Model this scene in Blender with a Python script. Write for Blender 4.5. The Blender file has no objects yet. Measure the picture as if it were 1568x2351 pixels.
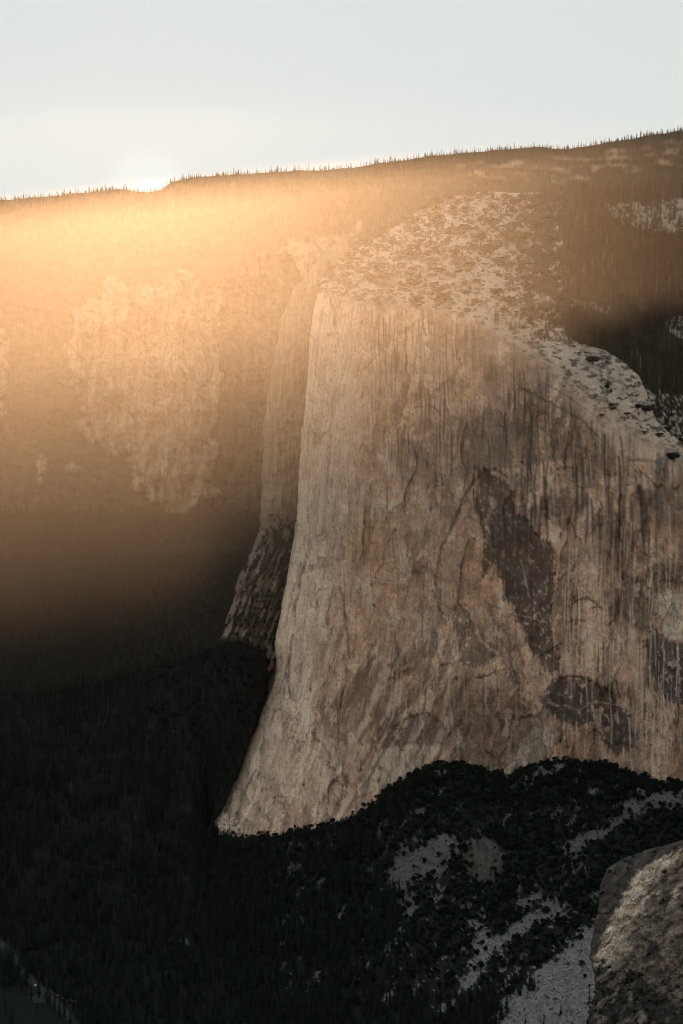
import bpy, math, random
import numpy as np
from mathutils import Vector

scene = bpy.context.scene
# ------------------------------------------------------------------ camera
IMG_W, IMG_H, FOC = 1568.0, 2351.0, 5346.0        # reference picture units
CAM_Z, HORIZON = 1250.0, 340.0
PITCH = math.atan((IMG_H / 2 - HORIZON) / FOC)
cam_data = bpy.data.cameras.new("camera")
cam = bpy.data.objects.new("camera", cam_data)
scene.collection.objects.link(cam)
cam.location = (0, 0, CAM_Z)
cam.rotation_euler = (math.pi / 2 - PITCH, 0, 0)
cam_data.sensor_fit = 'VERTICAL'
cam_data.angle = 2 * math.atan(IMG_H / 2 / FOC)
cam_data.clip_start = 1.0
cam_data.clip_end = 60000.0
scene.camera = cam

# ------------------------------------------------------------------ world, sun, exposure
SUN_ELEV = math.radians(4.5)
SUN_AZ = math.atan((330 - IMG_W / 2) / FOC)        # from +Y, negative is to the left
world = bpy.data.worlds.new("World")
scene.world = world
world.use_nodes = True
nt = world.node_tree
nt.nodes.clear()
w_out = nt.nodes.new('ShaderNodeOutputWorld')
w_bg = nt.nodes.new('ShaderNodeBackground')
w_sky = nt.nodes.new('ShaderNodeTexSky')
w_sky.sky_type = 'NISHITA'
w_sky.sun_disc = False
w_sky.sun_elevation = SUN_ELEV
w_sky.sun_rotation = SUN_AZ
w_sky.altitude = 1500
w_sky.air_density = 1.0
w_sky.dust_density = 1.5
w_tc = nt.nodes.new('ShaderNodeTexCoord')
w_sep = nt.nodes.new('ShaderNodeSeparateXYZ')
w_max = nt.nodes.new('ShaderNodeMath'); w_max.operation = 'MAXIMUM'; w_max.inputs[1].default_value = 0.02
w_com = nt.nodes.new('ShaderNodeCombineXYZ')
nt.links.new(w_tc.outputs['Generated'], w_sep.inputs[0])
nt.links.new(w_sep.outputs[0], w_com.inputs[0])
nt.links.new(w_sep.outputs[1], w_com.inputs[1])
nt.links.new(w_sep.outputs[2], w_max.inputs[0])
nt.links.new(w_max.outputs[0], w_com.inputs[2])
nt.links.new(w_com.outputs[0], w_sky.inputs['Vector'])
# bright evening sky, highlights rolled off evenly: c / (c + k)
SKY_K = 0.35
w_add = nt.nodes.new('ShaderNodeVectorMath'); w_add.operation = 'ADD'; w_add.inputs[1].default_value = (SKY_K,) * 3
w_div = nt.nodes.new('ShaderNodeVectorMath'); w_div.operation = 'DIVIDE'
w_mul = nt.nodes.new('ShaderNodeVectorMath'); w_mul.operation = 'MULTIPLY'
w_mul.inputs[1].default_value = (7.3, 7.75, 7.9)
nt.links.new(w_sky.outputs[0], w_add.inputs[0])
nt.links.new(w_sky.outputs[0], w_div.inputs[0])
nt.links.new(w_add.outputs[0], w_div.inputs[1])
nt.links.new(w_div.outputs[0], w_mul.inputs[0])
nt.links.new(w_mul.outputs[0], w_bg.inputs[0])
w_bg.inputs[1].default_value = 0.1
nt.links.new(w_bg.outputs[0], w_out.inputs[0])


def sky_sun(px, py, core, halo, level):
    """the blown-out sun and its aureole in the sky, where it touches the ridge"""
    xc, yc = (px - IMG_W / 2) / FOC, (IMG_H / 2 - py) / FOC
    d = Vector((xc, math.cos(PITCH) + yc * math.sin(PITCH), -math.sin(PITCH) + yc * math.cos(PITCH))).normalized()
    dot = nt.nodes.new('ShaderNodeVectorMath'); dot.operation = 'DOT_PRODUCT'; dot.inputs[1].default_value = d
    nrm = nt.nodes.new('ShaderNodeVectorMath'); nrm.operation = 'NORMALIZE'
    nt.links.new(w_tc.outputs['Generated'], nrm.inputs[0]); nt.links.new(nrm.outputs[0], dot.inputs[0])
    mr = nt.nodes.new('ShaderNodeMapRange'); mr.interpolation_type = 'SMOOTHERSTEP'
    mr.inputs[1].default_value = math.cos(math.radians(halo)); mr.inputs[2].default_value = math.cos(math.radians(core))
    mr.inputs[3].default_value = 0.0; mr.inputs[4].default_value = level
    nt.links.new(dot.outputs['Value'], mr.inputs[0])
    return mr


w_halo = sky_sun(340, 440, 0.02, 1.3, 0.75)
w_core = sky_sun(340, 440, 0.05, 0.36, 4.0)
w_disc = nt.nodes.new('ShaderNodeMath'); w_disc.operation = 'ADD'
nt.links.new(w_halo.outputs[0], w_disc.inputs[0]); nt.links.new(w_core.outputs[0], w_disc.inputs[1])
w_sum = nt.nodes.new('ShaderNodeVectorMath'); w_sum.operation = 'ADD'
nt.links.new(w_mul.outputs[0], w_sum.inputs[0]); nt.links.new(w_disc.outputs[0], w_sum.inputs[1])
nt.links.new(w_sum.outputs[0], w_bg.inputs[0])

sun_dir = Vector((math.sin(SUN_AZ) * math.cos(SUN_ELEV), math.cos(SUN_AZ) * math.cos(SUN_ELEV), math.sin(SUN_ELEV)))
sun_data = bpy.data.lights.new("sun", 'SUN')
sun_data.energy = 4.0
sun_data.angle = math.radians(0.5)
sun_data.color = (1.0, 0.74, 0.46)
sun = bpy.data.objects.new("sun", sun_data)
sun.rotation_euler = sun_dir.to_track_quat('Z', 'Y').to_euler()
scene.collection.objects.link(sun)

scene.view_settings.view_transform = 'Standard'
scene.view_settings.look = 'None'
scene.view_settings.exposure = 0.0
scene.view_settings.gamma = 1.0
scene.cycles.use_denoising = True
scene.cycles.filter_width = 1.1
scene.cycles.max_bounces = 5
scene.cycles.diffuse_bounces = 3
scene.cycles.volume_bounces = 0
scene.cycles.transparent_max_bounces = 6

# ------------------------------------------------------------------ helpers
rng = np.random.default_rng(11)
random.seed(7)
CP, SP = math.cos(PITCH), math.sin(PITCH)


def at(px, py, depth):
    """the point of the place seen in picture direction (px, py) at ground distance depth"""
    px, py, depth = np.broadcast_arrays(np.asarray(px, float), np.asarray(py, float), np.asarray(depth, float))
    xc = (px - IMG_W / 2) / FOC
    yc = (IMG_H / 2 - py) / FOC
    dy = CP + yc * SP
    dz = -SP + yc * CP
    k = depth / dy
    return np.stack([xc * k, depth, CAM_Z + dz * k], -1)


def project(P):
    x, y, z = P[..., 0], P[..., 1], P[..., 2] - CAM_Z
    f = y * CP - z * SP
    u = y * SP + z * CP
    return IMG_W / 2 + FOC * x / f, IMG_H / 2 - FOC * u / f


def depth_for_z(py, z):
    yc = (IMG_H / 2 - np.asarray(py, float)) / FOC
    return (CAM_Z - z) * (CP + yc * SP) / np.maximum(SP - yc * CP, 1e-3)


_perm = np.random.default_rng(3).integers(0, 2 ** 31, 4096).astype(np.int64)
_ang = np.random.default_rng(4).uniform(0, 2 * np.pi, 4096)
_gx, _gy = np.cos(_ang).astype(np.float32), np.sin(_ang).astype(np.float32)
_uni = np.random.default_rng(5).uniform(0, 1, (4096, 4)).astype(np.float32)


def _hash(ix, iy, s):
    return (_perm[(ix + 131 * s) & 4095] + iy * 7919 + _perm[(iy + s * 17) & 4095]) & 4095


def perlin(x, y, s=0):
    x = np.asarray(x, np.float32); y = np.asarray(y, np.float32)
    ix = np.floor(x).astype(np.int64); iy = np.floor(y).astype(np.int64)
    fx = x - ix; fy = y - iy
    u = fx * fx * fx * (fx * (fx * 6 - 15) + 10); v = fy * fy * fy * (fy * (fy * 6 - 15) + 10)

    def g(a, b):
        h = _hash(ix + a, iy + b, s)
        return _gx[h] * (fx - a) + _gy[h] * (fy - b)
    n0 = g(0, 0) * (1 - u) + g(1, 0) * u
    n1 = g(0, 1) * (1 - u) + g(1, 1) * u
    return (n0 * (1 - v) + n1 * v) * 1.5


def fbm(x, y, oct=4, s=0, gain=0.5):
    r = 0; a = 1.0; t = 0
    for o in range(oct):
        r = r + a * perlin(x * 2 ** o, y * 2 ** o, s + o * 7); t += a; a *= gain
    return r / t * 1.5


def ridged(x, y, oct=3, s=0):
    r = 0; a = 1.0; t = 0
    for o in range(oct):
        r = r + a * (1 - np.abs(perlin(x * 2 ** o, y * 2 ** o, s + o * 5)) * 2); t += a; a *= 0.5
    return r / t


def cells(x, y, s=0):
    """jittered cells: nearest distance, gap to the second nearest, four random numbers of the nearest cell, offset from its centre"""
    x = np.asarray(x, np.float32); y = np.asarray(y, np.float32)
    ix = np.floor(x).astype(np.int64); iy = np.floor(y).astype(np.int64)
    d1 = np.full(x.shape, 9.0, np.float32); d2 = d1.copy()
    hid = np.zeros(x.shape, np.int64); ox = np.zeros_like(d1); oy = np.zeros_like(d1)
    for a in (-1, 0, 1):
        for b in (-1, 0, 1):
            h = _hash(ix + a, iy + b, s)
            dx = x - (ix + a + _uni[h, 0]); dy = y - (iy + b + _uni[h, 1])
            d = np.sqrt(dx * dx + dy * dy)
            m = d < d1
            d2 = np.where(m, d1, np.minimum(d2, d))
            hid = np.where(m, h, hid); ox = np.where(m, dx, ox); oy = np.where(m, dy, oy)
            d1 = np.where(m, d, d1)
    return d1, d2 - d1, _uni[(hid * 31 + 7) & 4095], ox, oy


def sm(a, b, x):
    t = np.clip((x - a) / (b - a), 0, 1)
    return t * t * (3 - 2 * t)


def inside(poly, x, y):
    r = np.zeros(np.shape(x), bool)
    n = len(poly)
    for i in range(n):
        x0, y0 = poly[i]; x1, y1 = poly[(i + 1) % n]
        if y0 == y1:
            continue
        c = ((y0 > y) != (y1 > y)) & (x < (x1 - x0) * (y - y0) / (y1 - y0) + x0)
        r ^= c
    return r


def blur(m, r, c):
    m = m.astype(np.float32)
    for _ in range(2):
        for ax, k in ((0, r), (1, c)):
            p = [(0, 0), (0, 0)]; p[ax] = (k + 1, k)
            q = np.cumsum(np.pad(m, p, mode='edge'), axis=ax)
            n = m.shape[ax]
            hi = np.take(q, np.arange(2 * k + 1, n + 2 * k + 1), axis=ax); lo = np.take(q, np.arange(0, n), axis=ax)
            m = (hi - lo) / (2 * k + 1)
    return m


def line_dist(pts, x, y):
    d = np.full(np.shape(x), 1e9)
    for (x0, y0), (x1, y1) in zip(pts[:-1], pts[1:]):
        dx, dy = x1 - x0, y1 - y0
        t = np.clip(((x - x0) * dx + (y - y0) * dy) / (dx * dx + dy * dy), 0, 1)
        d = np.minimum(d, np.hypot(x - x0 - t * dx, y - y0 - t * dy))
    return d


def curve(tab, v):
    t = np.array(tab, float)
    return np.interp(v, t[:, 0], t[:, 1])


def link(o, parent=None):
    scene.collection.objects.link(o)
    if parent is not None:
        o.parent = parent
    return o


def mesh_from(name, V, F, mat, colors=None, smooth=False):
    """V (n,3); F (m,3|4) index array; colors (n,3) albedo per vertex"""
    me = bpy.data.meshes.new(name)
    V = np.asarray(V, np.float32); F = np.asarray(F, np.int32)
    me.vertices.add(len(V)); me.vertices.foreach_set("co", V.ravel())
    k = F.shape[1]
    me.loops.add(F.size); me.loops.foreach_set("vertex_index", F.ravel())
    me.polygons.add(len(F))
    me.polygons.foreach_set("loop_start", np.arange(0, F.size, k, dtype=np.int32))
    if smooth:
        me.polygons.foreach_set("use_smooth", np.ones(len(F), bool))
    me.update(calc_edges=True)
    if colors is not None:
        at_ = me.color_attributes.new("albedo", 'FLOAT_COLOR', 'POINT')
        c = np.ones((len(V), 4), np.float32); c[:, :3] = colors
        at_.data.foreach_set("color", c.ravel())
    me.materials.append(mat)
    return me


def grid_faces(n, m):
    i = np.arange(n * m).reshape(n, m)
    return np.stack([i[:-1, :-1], i[1:, :-1], i[1:, 1:], i[:-1, 1:]], -1).reshape(-1, 4)


def grid_normals(P):
    du = np.gradient(P, axis=1); dv = np.gradient(P, axis=0)
    n = np.cross(dv, du)
    n /= np.linalg.norm(n, axis=-1, keepdims=True) + 1e-9
    # towards the open side (up or towards the viewer)
    return n


def obj(name, me, parent=None, **props):
    o = bpy.data.objects.new(name, me)
    for k, v in props.items():
        o[k] = v
    return link(o, parent)


# ------------------------------------------------------------------ materials
def mat_stone(name, grain=0.25, scale=0.35, rough=0.9, bump=0.6):
    m = bpy.data.materials.new(name); m.use_nodes = True
    n = m.node_tree; b = n.nodes['Principled BSDF']
    b.inputs['Roughness'].default_value = rough
    b.inputs['Specular IOR Level'].default_value = 0.15
    a = n.nodes.new('ShaderNodeAttribute'); a.attribute_name = "albedo"
    tc = n.nodes.new('ShaderNodeTexCoord')
    nz = n.nodes.new('ShaderNodeTexNoise'); nz.inputs['Scale'].default_value = scale; nz.inputs['Detail'].default_value = 6
    n.links.new(tc.outputs['Object'], nz.inputs['Vector'])
    mr = n.nodes.new('ShaderNodeMapRange')
    mr.inputs[1].default_value = 0.3; mr.inputs[2].default_value = 0.7
    mr.inputs[3].default_value = 1 - grain; mr.inputs[4].default_value = 1 + grain
    n.links.new(nz.outputs['Fac'], mr.inputs[0])
    vm = n.nodes.new('ShaderNodeVectorMath'); vm.operation = 'SCALE'
    n.links.new(a.outputs['Color'], vm.inputs[0]); n.links.new(mr.outputs[0], vm.inputs['Scale'])
    n.links.new(vm.outputs[0], b.inputs['Base Color'])
    if bump:
        bp = n.nodes.new('ShaderNodeBump'); bp.inputs['Strength'].default_value = bump; bp.inputs['Distance'].default_value = 1.0
        n.links.new(nz.outputs['Fac'], bp.inputs['Height']); n.links.new(bp.outputs[0], b.inputs['Normal'])
    return m


def mat_leaf(name, c0, c1):
    m = bpy.data.materials.new(name); m.use_nodes = True
    n = m.node_tree; b = n.nodes['Principled BSDF']
    b.inputs['Roughness'].default_value = 0.8
    b.inputs['Specular IOR Level'].default_value = 0.1
    oi = n.nodes.new('ShaderNodeObjectInfo')
    geo = n.nodes.new('ShaderNodeNewGeometry')
    ad = n.nodes.new('ShaderNodeMath'); ad.operation = 'ADD'
    hf = n.nodes.new('ShaderNodeMath'); hf.operation = 'MULTIPLY'; hf.inputs[1].default_value = 0.5
    n.links.new(oi.outputs['Random'], ad.inputs[0]); n.links.new(geo.outputs['Random Per Island'], ad.inputs[1])
    n.links.new(ad.outputs[0], hf.inputs[0])
    mx = n.nodes.new('ShaderNodeMix'); mx.data_type = 'RGBA'
    mx.inputs[6].default_value = (*c0, 1); mx.inputs[7].default_value = (*c1, 1)
    n.links.new(hf.outputs[0], mx.inputs[0]); n.links.new(mx.outputs[2], b.inputs['Base Color'])
    return m


def mat_plain(name, c, rough=0.7, metallic=0.0, var=0.15, scale=2.0):
    m = bpy.data.materials.new(name); m.use_nodes = True
    n = m.node_tree; b = n.nodes['Principled BSDF']
    b.inputs['Roughness'].default_value = rough; b.inputs['Metallic'].default_value = metallic
    nz = n.nodes.new('ShaderNodeTexNoise'); nz.inputs['Scale'].default_value = scale; nz.inputs['Detail'].default_value = 4
    tc = n.nodes.new('ShaderNodeTexCoord'); n.links.new(tc.outputs['Object'], nz.inputs['Vector'])
    mx = n.nodes.new('ShaderNodeMix'); mx.data_type = 'RGBA'
    mx.inputs[6].default_value = (*[v * (1 - var) for v in c], 1); mx.inputs[7].default_value = (*[min(1, v * (1 + var)) for v in c], 1)
    n.links.new(nz.outputs['Fac'], mx.inputs[0]); n.links.new(mx.outputs[2], b.inputs['Base Color'])
    return m


M_GRANITE = mat_stone("granite", 0.16, 0.25)
M_EARTH = mat_stone("forest_earth", 0.3, 0.15, bump=0)
M_RUBBLE = mat_stone("rubble_stone", 0.25, 0.5)
M_FOREST = mat_stone("conifer_mass", 0.2, 0.2, bump=0)
M_NEEDLE = mat_leaf("conifer_needles", (0.005, 0.009, 0.007), (0.012, 0.017, 0.011))
M_LEAF = mat_leaf("oak_leaves", (0.004, 0.009, 0.007), (0.010, 0.016, 0.010))
M_BUSH = mat_leaf("manzanita_leaves", (0.022, 0.022, 0.012), (0.05, 0.045, 0.025))
M_BARK = mat_plain("bark", (0.05, 0.035, 0.025), 0.9)
M_SNAG = mat_plain("bleached_wood", (0.20, 0.14, 0.10), 0.9)
M_RUST = mat_leaf("dead_needles", (0.09, 0.035, 0.018), (0.14, 0.06, 0.03))
M_ASPHALT = mat_plain("asphalt", (0.012, 0.015, 0.016), 0.85, scale=0.2)
M_PAINT = mat_plain("road_paint", (0.08, 0.085, 0.085), 0.7)
M_SHOULDER = mat_plain("dirt", (0.026, 0.019, 0.015), 0.95, var=0.5, scale=0.3)
M_GRASS = mat_plain("meadow_grass", (0.014, 0.02, 0.007), 0.95, var=0.5, scale=0.1)

# =================================================================== the granite mountain
GR_LIGHT = np.array([0.78, 0.51, 0.35]); GR_MID = np.array([0.60, 0.338, 0.212]); GR_TAN = np.array([0.61, 0.315, 0.168])
GR_DARK = np.array([0.15, 0.088, 0.060]); GR_BLACK = np.array([0.055, 0.045, 0.042])

EDGE_L = [(440, 1110), (447, 1055), (465, 1000), (500, 930), (540, 868), (590, 795), (620, 757), (640, 741), (660, 735), (760, 716), (900, 701), (1080, 686),
          (1220, 673), (1330, 660), (1420, 641), (1480, 629), (1540, 632), (1600, 615), (1700, 573), (1780, 543), (1860, 508), (1905, 478), (2000, 440)]
EDGE_R = [(440, 1292), (520, 1280), (632, 1290), (671, 1300), (740, 1300), (780, 1318), (795, 1360), (806, 1388), (831, 1427), (862, 1463), (901, 1483),
          (929, 1491), (965, 1505), (1024, 1568), (1100, 1690), (1200, 2000), (1320, 2250), (2000, 2250)]
RIM = [(690, 668), (745, 664), (800, 690), (880, 697), (960, 702), (1040, 716), (1090, 731), (1170, 772), (1260, 830), (1340, 905), (1420, 965), (1500, 1010), (1600, 1075), (1900, 1250)]
BASE = [(380, 1915), (480, 1912), (545, 1922), (620, 1916), (700, 1906), (760, 1893), (860, 1838), (905, 1800), (960, 1775), (1010, 1748), (1080, 1762), (1120, 1775),
        (1165, 1782), (1215, 1765), (1280, 1748), (1400, 1760), (1480, 1785), (1520, 1800), (1568, 1802), (1900, 1830)]
CREST = 441.0


def face_depth(a, b):
    lean = 4080 + 0.11 * (1700 - b) - 0.00045 * np.maximum(b - 1350, 0) ** 2
    return lean + 22 * np.sin((a - 640) / 230.0) + 30 * sm(1250, 1700, a)


def build_mountain():
    nb, na = 790, 800
    b = np.concatenate([np.linspace(CREST, 780, 190), np.linspace(780, 2000, nb - 190 + 1)[1:]])
    u = np.linspace(0, 1, na)
    xl, xr = curve(EDGE_L, b), curve(EDGE_R, b) + (26 * fbm(b / 34, b * 0 + 7.7, 4, 41) - 4) * sm(800, 740, b)
    jag = 1.6 * fbm(b / 40, b * 0 + 3.3, 4, 40) + 0.5 * perlin(b / 6, b * 0 + 1.7, 60)
    a = (xl + jag)[:, None] + u[None] * (xr - xl)[:, None]
    b = np.repeat(b[:, None], na, 1)
    el = a - a[:, :1]; er = a[:, -1:] - a
    D = face_depth(a, b)
    # the nose: the face turns away to the west along its left edge
    wr = np.interp(b, [1400, 1750], [95.0, 42.0])
    t = np.clip(el / wr, 0, 1)
    D += wr * 1.15 * (1 - np.sqrt(1 - (1 - t) ** 2)) * sm(560, 720, b)
    # summit dome leaning back from the rim
    rim = curve(RIM, a) + 7 * fbm(a / 40, a * 0 + 5.1, 3, 9)
    soft_w = np.interp(a, [740, 900, 1300], [7.0, 16.0, 46.0])
    q = soft_w * np.log1p(np.exp(np.clip((rim - b) / soft_w, -30, 30))) / (rim - CREST)
    q = np.clip(q, 0, 1)
    D += 880 * (0.30 * q + 0.70 * q * q)
    # the right shoulder rolls away
    t = np.clip(er / 170.0, 0, 1)
    D += 170 * (1 - np.sqrt(1 - (1 - t) ** 2)) * sm(620, 780, b)
    t = np.clip(el / 60.0, 0, 1)
    D += 60 * (1 - np.sqrt(1 - (1 - t) ** 2)) * (1 - sm(560, 720, b))

    wide = sm(1020, 1360, a)
    face = sm(-6 - 26 * wide, 16 + 34 * wide, b - rim + wide * 16 * fbm(a / 22, b / 14, 3, 26))
    slab = 1 - face
    strip_x = 0.28 * (b - 1568) * 0
    # --- painted reliefs and stains share these outlines (picture units, about 0.78 m each)
    wa = a + 7 * fbm(a / 28, b / 28, 4, 21) + 2 * perlin(a / 5, b / 5, 22)
    wb = b + 7 * fbm(a / 28, b / 28, 4, 31) + 3 * perlin(a / 5, b / 7, 32)
    wa2 = a + 16 * fbm(a / 45, b / 60, 4, 23); wb2 = b + 16 * fbm(a / 45, b / 60, 4, 33)

    brk = 0.42 * fbm(a / 16, b / 30, 4, 24) + 0.30 * fbm(a / 5, b / 9, 3, 25) + 0.42 * fbm(a / 5.0, b / 70, 3, 27)

    def soft(poly):
        m = inside(poly, wa * 0.5 + wa2 * 0.5, wb * 0.5 + wb2 * 0.5)
        return sm(0.28, 0.68, blur(m, 5, 4) + brk * 0.72)

    diorite = soft([(1093, 1090), (1112, 1078), (1165, 1102), (1181, 1186), (1209, 1190), (1245, 1254), (1261, 1218), (1273, 1274), (1269, 1378), (1265, 1434),
                      (1273, 1502), (1285, 1546), (1261, 1558), (1221, 1502), (1197, 1438), (1165, 1378), (1149, 1318), (1141, 1278), (1113, 1318), (1101, 1378), (1105, 1300), (1113, 1270), (1101, 1198), (1089, 1126)])
    patch2 = soft([(1049, 1378), (1061, 1382), (1093, 1438), (1133, 1494), (1129, 1518), (1093, 1538), (1053, 1518), (1045, 1438)])
    brown = soft([(1085, 960), (1130, 930), (1175, 965), (1290, 960), (1300, 1060), (1180, 1075), (1110, 1080), (1085, 1100), (1060, 1130)])
    dark_r = soft([(1497, 1420), (1516, 1454), (1547, 1473), (1700, 1478), (1700, 1607), (1538, 1612), (1523, 1574), (1506, 1547), (1497, 1516), (1478, 1485), (1494, 1454)])
    band_r = soft([(1422, 1353), (1458, 1324), (1494, 1317), (1499, 1295), (1560, 1290), (1600, 1340), (1530, 1355), (1504, 1372), (1500, 1425), (1486, 1460), (1470, 1450), (1446, 1435), (1439, 1399), (1420, 1411), (1400, 1440), (1405, 1390)])
    slab_r = soft([(1504, 1377), (1526, 1365), (1700, 1330), (1700, 1470), (1547, 1468), (1518, 1451), (1514, 1425), (1499, 1411)])
    low_d = soft([(1278, 1555), (1350, 1562), (1389, 1586), (1413, 1593), (1413, 1627), (1408, 1660), (1379, 1668), (1298, 1653), (1262, 1640), (1240, 1610)])
    low_r = soft([(1413, 1646), (1442, 1620), (1461, 1694), (1475, 1708), (1446, 1732), (1396, 1718), (1380, 1670)])
    heart = soft([(905, 1711), (870, 1720), (905, 1666), (943, 1647), (982, 1640), (1007, 1653), (1020, 1672), (1020, 1698), (995, 1711)])
    diag = soft([(975, 1590), (921, 1634), (879, 1691), (850, 1745), (868, 1680), (921, 1611)])
    pale_b = soft([(879, 1717), (1014, 1711), (1020, 1730), (975, 1756), (937, 1791), (847, 1829), (815, 1826), (854, 1749)])
    pale_c = soft([(1203, 1685), (1228, 1662), (1289, 1672), (1270, 1717), (1241, 1752), (1215, 1770), (1150, 1790), (1180, 1740)])
    flake = soft([(1360, 1540), (1386, 1521), (1403, 1526), (1418, 1562), (1432, 1574), (1410, 1586)])
    broken = soft([(509, 1850), (543, 1870), (556, 1925), (440, 1935), (440, 1900), (480, 1880)])
    grassy = soft([(1085, 1752), (1139, 1752), (1142, 1768), (1092, 1770)])

    crack_shadows = [  # dark fissures, plus shadow painted into corners and under roofs: points, half width, strength
        ([(1110, 1082), (1080, 1115), (1060, 1155), (1036, 1210), (1012, 1262)], 4.5, 0.75), ([(1110, 1080), (1140, 1080), (1166, 1098)], 3.5, 0.7),
        ([(931, 752), (931, 838)], 2.6, 0.7), ([(950, 745), (931, 762)], 3.5, 0.6), ([(870, 719), (870, 809), (848, 838), (820, 852)], 1.8, 0.55),
        ([(783, 1350), (790, 1392), (796, 1450), (802, 1510)], 4.0, 0.7), ([(764, 1350), (750, 1430)], 2.0, 0.5), ([(1305, 1394), (1322, 1379), (1346, 1375), (1365, 1382), (1384, 1399)], 3.5, 0.7),
        ([(1300, 1435), (1318, 1425), (1340, 1425)], 2.5, 0.6), ([(1280, 1560), (1300, 1552), (1333, 1555), (1389, 1582), (1413, 1595)], 3.2, 0.85),
        ([(1094, 1554), (1120, 1551), (1137, 1542)], 2.8, 0.8), ([(1415, 1566), (1422, 1600)], 2.6, 0.8), ([(1396, 1718), (1420, 1708), (1450, 1714)], 2.4, 0.75),
        ([(905, 1666), (940, 1646), (982, 1638), (1006, 1652), (1020, 1676)], 2.2, 0.6), ([(587, 1770), (559, 1820), (545, 1876)], 4.5, 0.7),
        ([(613, 1870), (618, 1850), (632, 1840), (648, 1846), (662, 1880)], 1.8, 0.55), ([(600, 1815), (625, 1812)], 1.5, 0.5), ([(1303, 1700), (1303, 1752)], 2.5, 0.6),
        ([(1191, 890), (1240, 912), (1330, 962), (1370, 1000)], 3.2, 0.6), ([(1250, 878), (1330, 925), (1390, 975)], 2.5, 0.5), ([(1440, 1060), (1470, 1052), (1500, 1060), (1530, 1085)], 4, 0.6),
        ([(1010, 1265), (1000, 1340), (1010, 1400)], 5, 0.5), ([(1150, 1740), (1170, 1690), (1180, 1640)], 2.5, 0.5), ([(760, 1000), (752, 1110)], 1.8, 0.5),
        ([(700, 930), (692, 1040)], 2.0, 0.5), ([(680, 1130), (676, 1220)], 2.0, 0.45), ([(690, 1290), (672, 1370), (655, 1440)], 2.4, 0.5), ([(668, 1500), (640, 1590)], 2.2, 0.5),
        ([(1424, 1240), (1433, 1330)], 4, 0.55), ([(1470, 1120), (1478, 1270)], 5, 0.7), ([(1396, 1080), (1400, 1200)], 4, 0.6), ([(1220, 985), (1214, 1100)], 9, 0.65), ([(1252, 1100), (1258, 1190)], 5, 0.6), ([(1340, 1090), (1338, 1170)], 5, 0.6), ([(1490, 1150), (1480, 1230)], 5, 0.6),
    ]
    veins = [  # pale dykes
        ([(1254, 1612), (1288, 1618), (1324, 1627), (1358, 1615), (1379, 1612), (1413, 1620), (1446, 1622)], 2.2), ([(1095, 1354), (1130, 1385), (1165, 1404), (1253, 1430)], 1.6),
        ([(1053, 1378), (1085, 1410), (1101, 1470), (1140, 1500)], 3.0), ([(745, 1180), (760, 1205), (790, 1230)], 2.0), ([(1230, 1593), (1270, 1612)], 1.5), ([(1499, 1590), (1530, 1630), (1560, 1690), (1568, 1720)], 3.0),
        ([(800, 1310), (870, 1335), (920, 1340)], 1.3), ([(760, 1390), (810, 1400), (850, 1440)], 1.2), ([(1196, 1288), (1206, 1330), (1215, 1370)], 1.6), ([(980, 1180), (960, 1260)], 1.8), ([(880, 1150), (865, 1210)], 2.0),
    ]
    crack_shadow = np.zeros(a.shape)
    for pts, w, s in crack_shadows:
        d = line_dist(pts, wa * 0.55 + a * 0.45, wb * 0.55 + b * 0.45)
        crack_shadow = np.maximum(crack_shadow, s * (1 - sm(w * 0.35, w * 1.35, d + 1.6 * brk)) * (0.55 + 0.45 * sm(-0.3, 0.2, brk)))
    vein = np.zeros(a.shape)
    for pts, w in veins:
        d = line_dist(pts, wa * 0.6 + a * 0.4, wb * 0.6 + b * 0.4)
        vein = np.maximum(vein, 1 - sm(w * 0.5, w * 1.4, d))

    # --- relief
    shear = a + (b - 1200) * 0.10 * sm(1000, 700, a) * sm(1200, 1800, b)
    big = fbm(a / 210, b / 330, 3, 1) * 16
    flute = (ridged(shear / 30 + 0.5 * fbm(a / 70, b / 120, 2, 4), b / 300, 3, 2) - 0.5) * 11.0 + (ridged(shear / 9 + 0.4 * fbm(a / 60, b / 90, 2, 5), b / 260, 2, 3) - 0.5) * 1.2
    fl_mask = 0.35 + 0.65 * sm(-0.15, 0.3, fbm(a / 120, b / 170, 3, 44))
    _, gap, rnd, ox, oy = cells(wa / 46, wb / 120, 6)
    facet = (rnd[..., 0] - 0.5) * 13 + (rnd[..., 1] - 0.5) * 12 * ox + (rnd[..., 2] - 0.4) * 11 * oy
    _, gap2, rnd2, ox2, oy2 = cells(wa / 17 + 3, wb / 34, 8)
    facet2 = (rnd2[..., 0] - 0.5) * 4.5 + (rnd2[..., 1] - 0.5) * 6 * ox2 + (rnd2[..., 2] - 0.4) * 5 * oy2
    small = fbm(a / 12, b / 16, 4, 12, 0.6) * 3.2
    rough_zone = 0.25 + 0.75 * sm(0.0, 0.5, fbm(a / 150, b / 200, 3, 71) + 0.35 * sm(1000, 1200, a) + 0.3 * sm(1500, 1700, b))
    leftstrip = 1 - sm(60, 150, el)
    disp = face * (big + flute * fl_mask + facet * rough_zone * 0.75 + facet2 * rough_zone * 0.55 + small * (0.2 + 0.5 * rough_zone))
    disp += face * leftstrip * (ridged(el / 16 + 0.3 * fbm(a / 30, b / 90, 2, 81), b / 330, 2, 82) - 0.5) * 8
    disp += face * (-crack_shadow * 7 + vein * 1.5 - 9 * diorite * sm(0, 1, 1.0) - 7 * dark_r - 5 * low_d - 5 * heart - 4 * diag - 4 * patch2 + 7 * slab_r + 5 * flake + 3 * pale_b + 3 * pale_c)
    xw = a + 38 * fbm(a / 110, b / 200, 3, 271) + 0.10 * (b - 1200) * sm(1100, 800, a)
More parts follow.
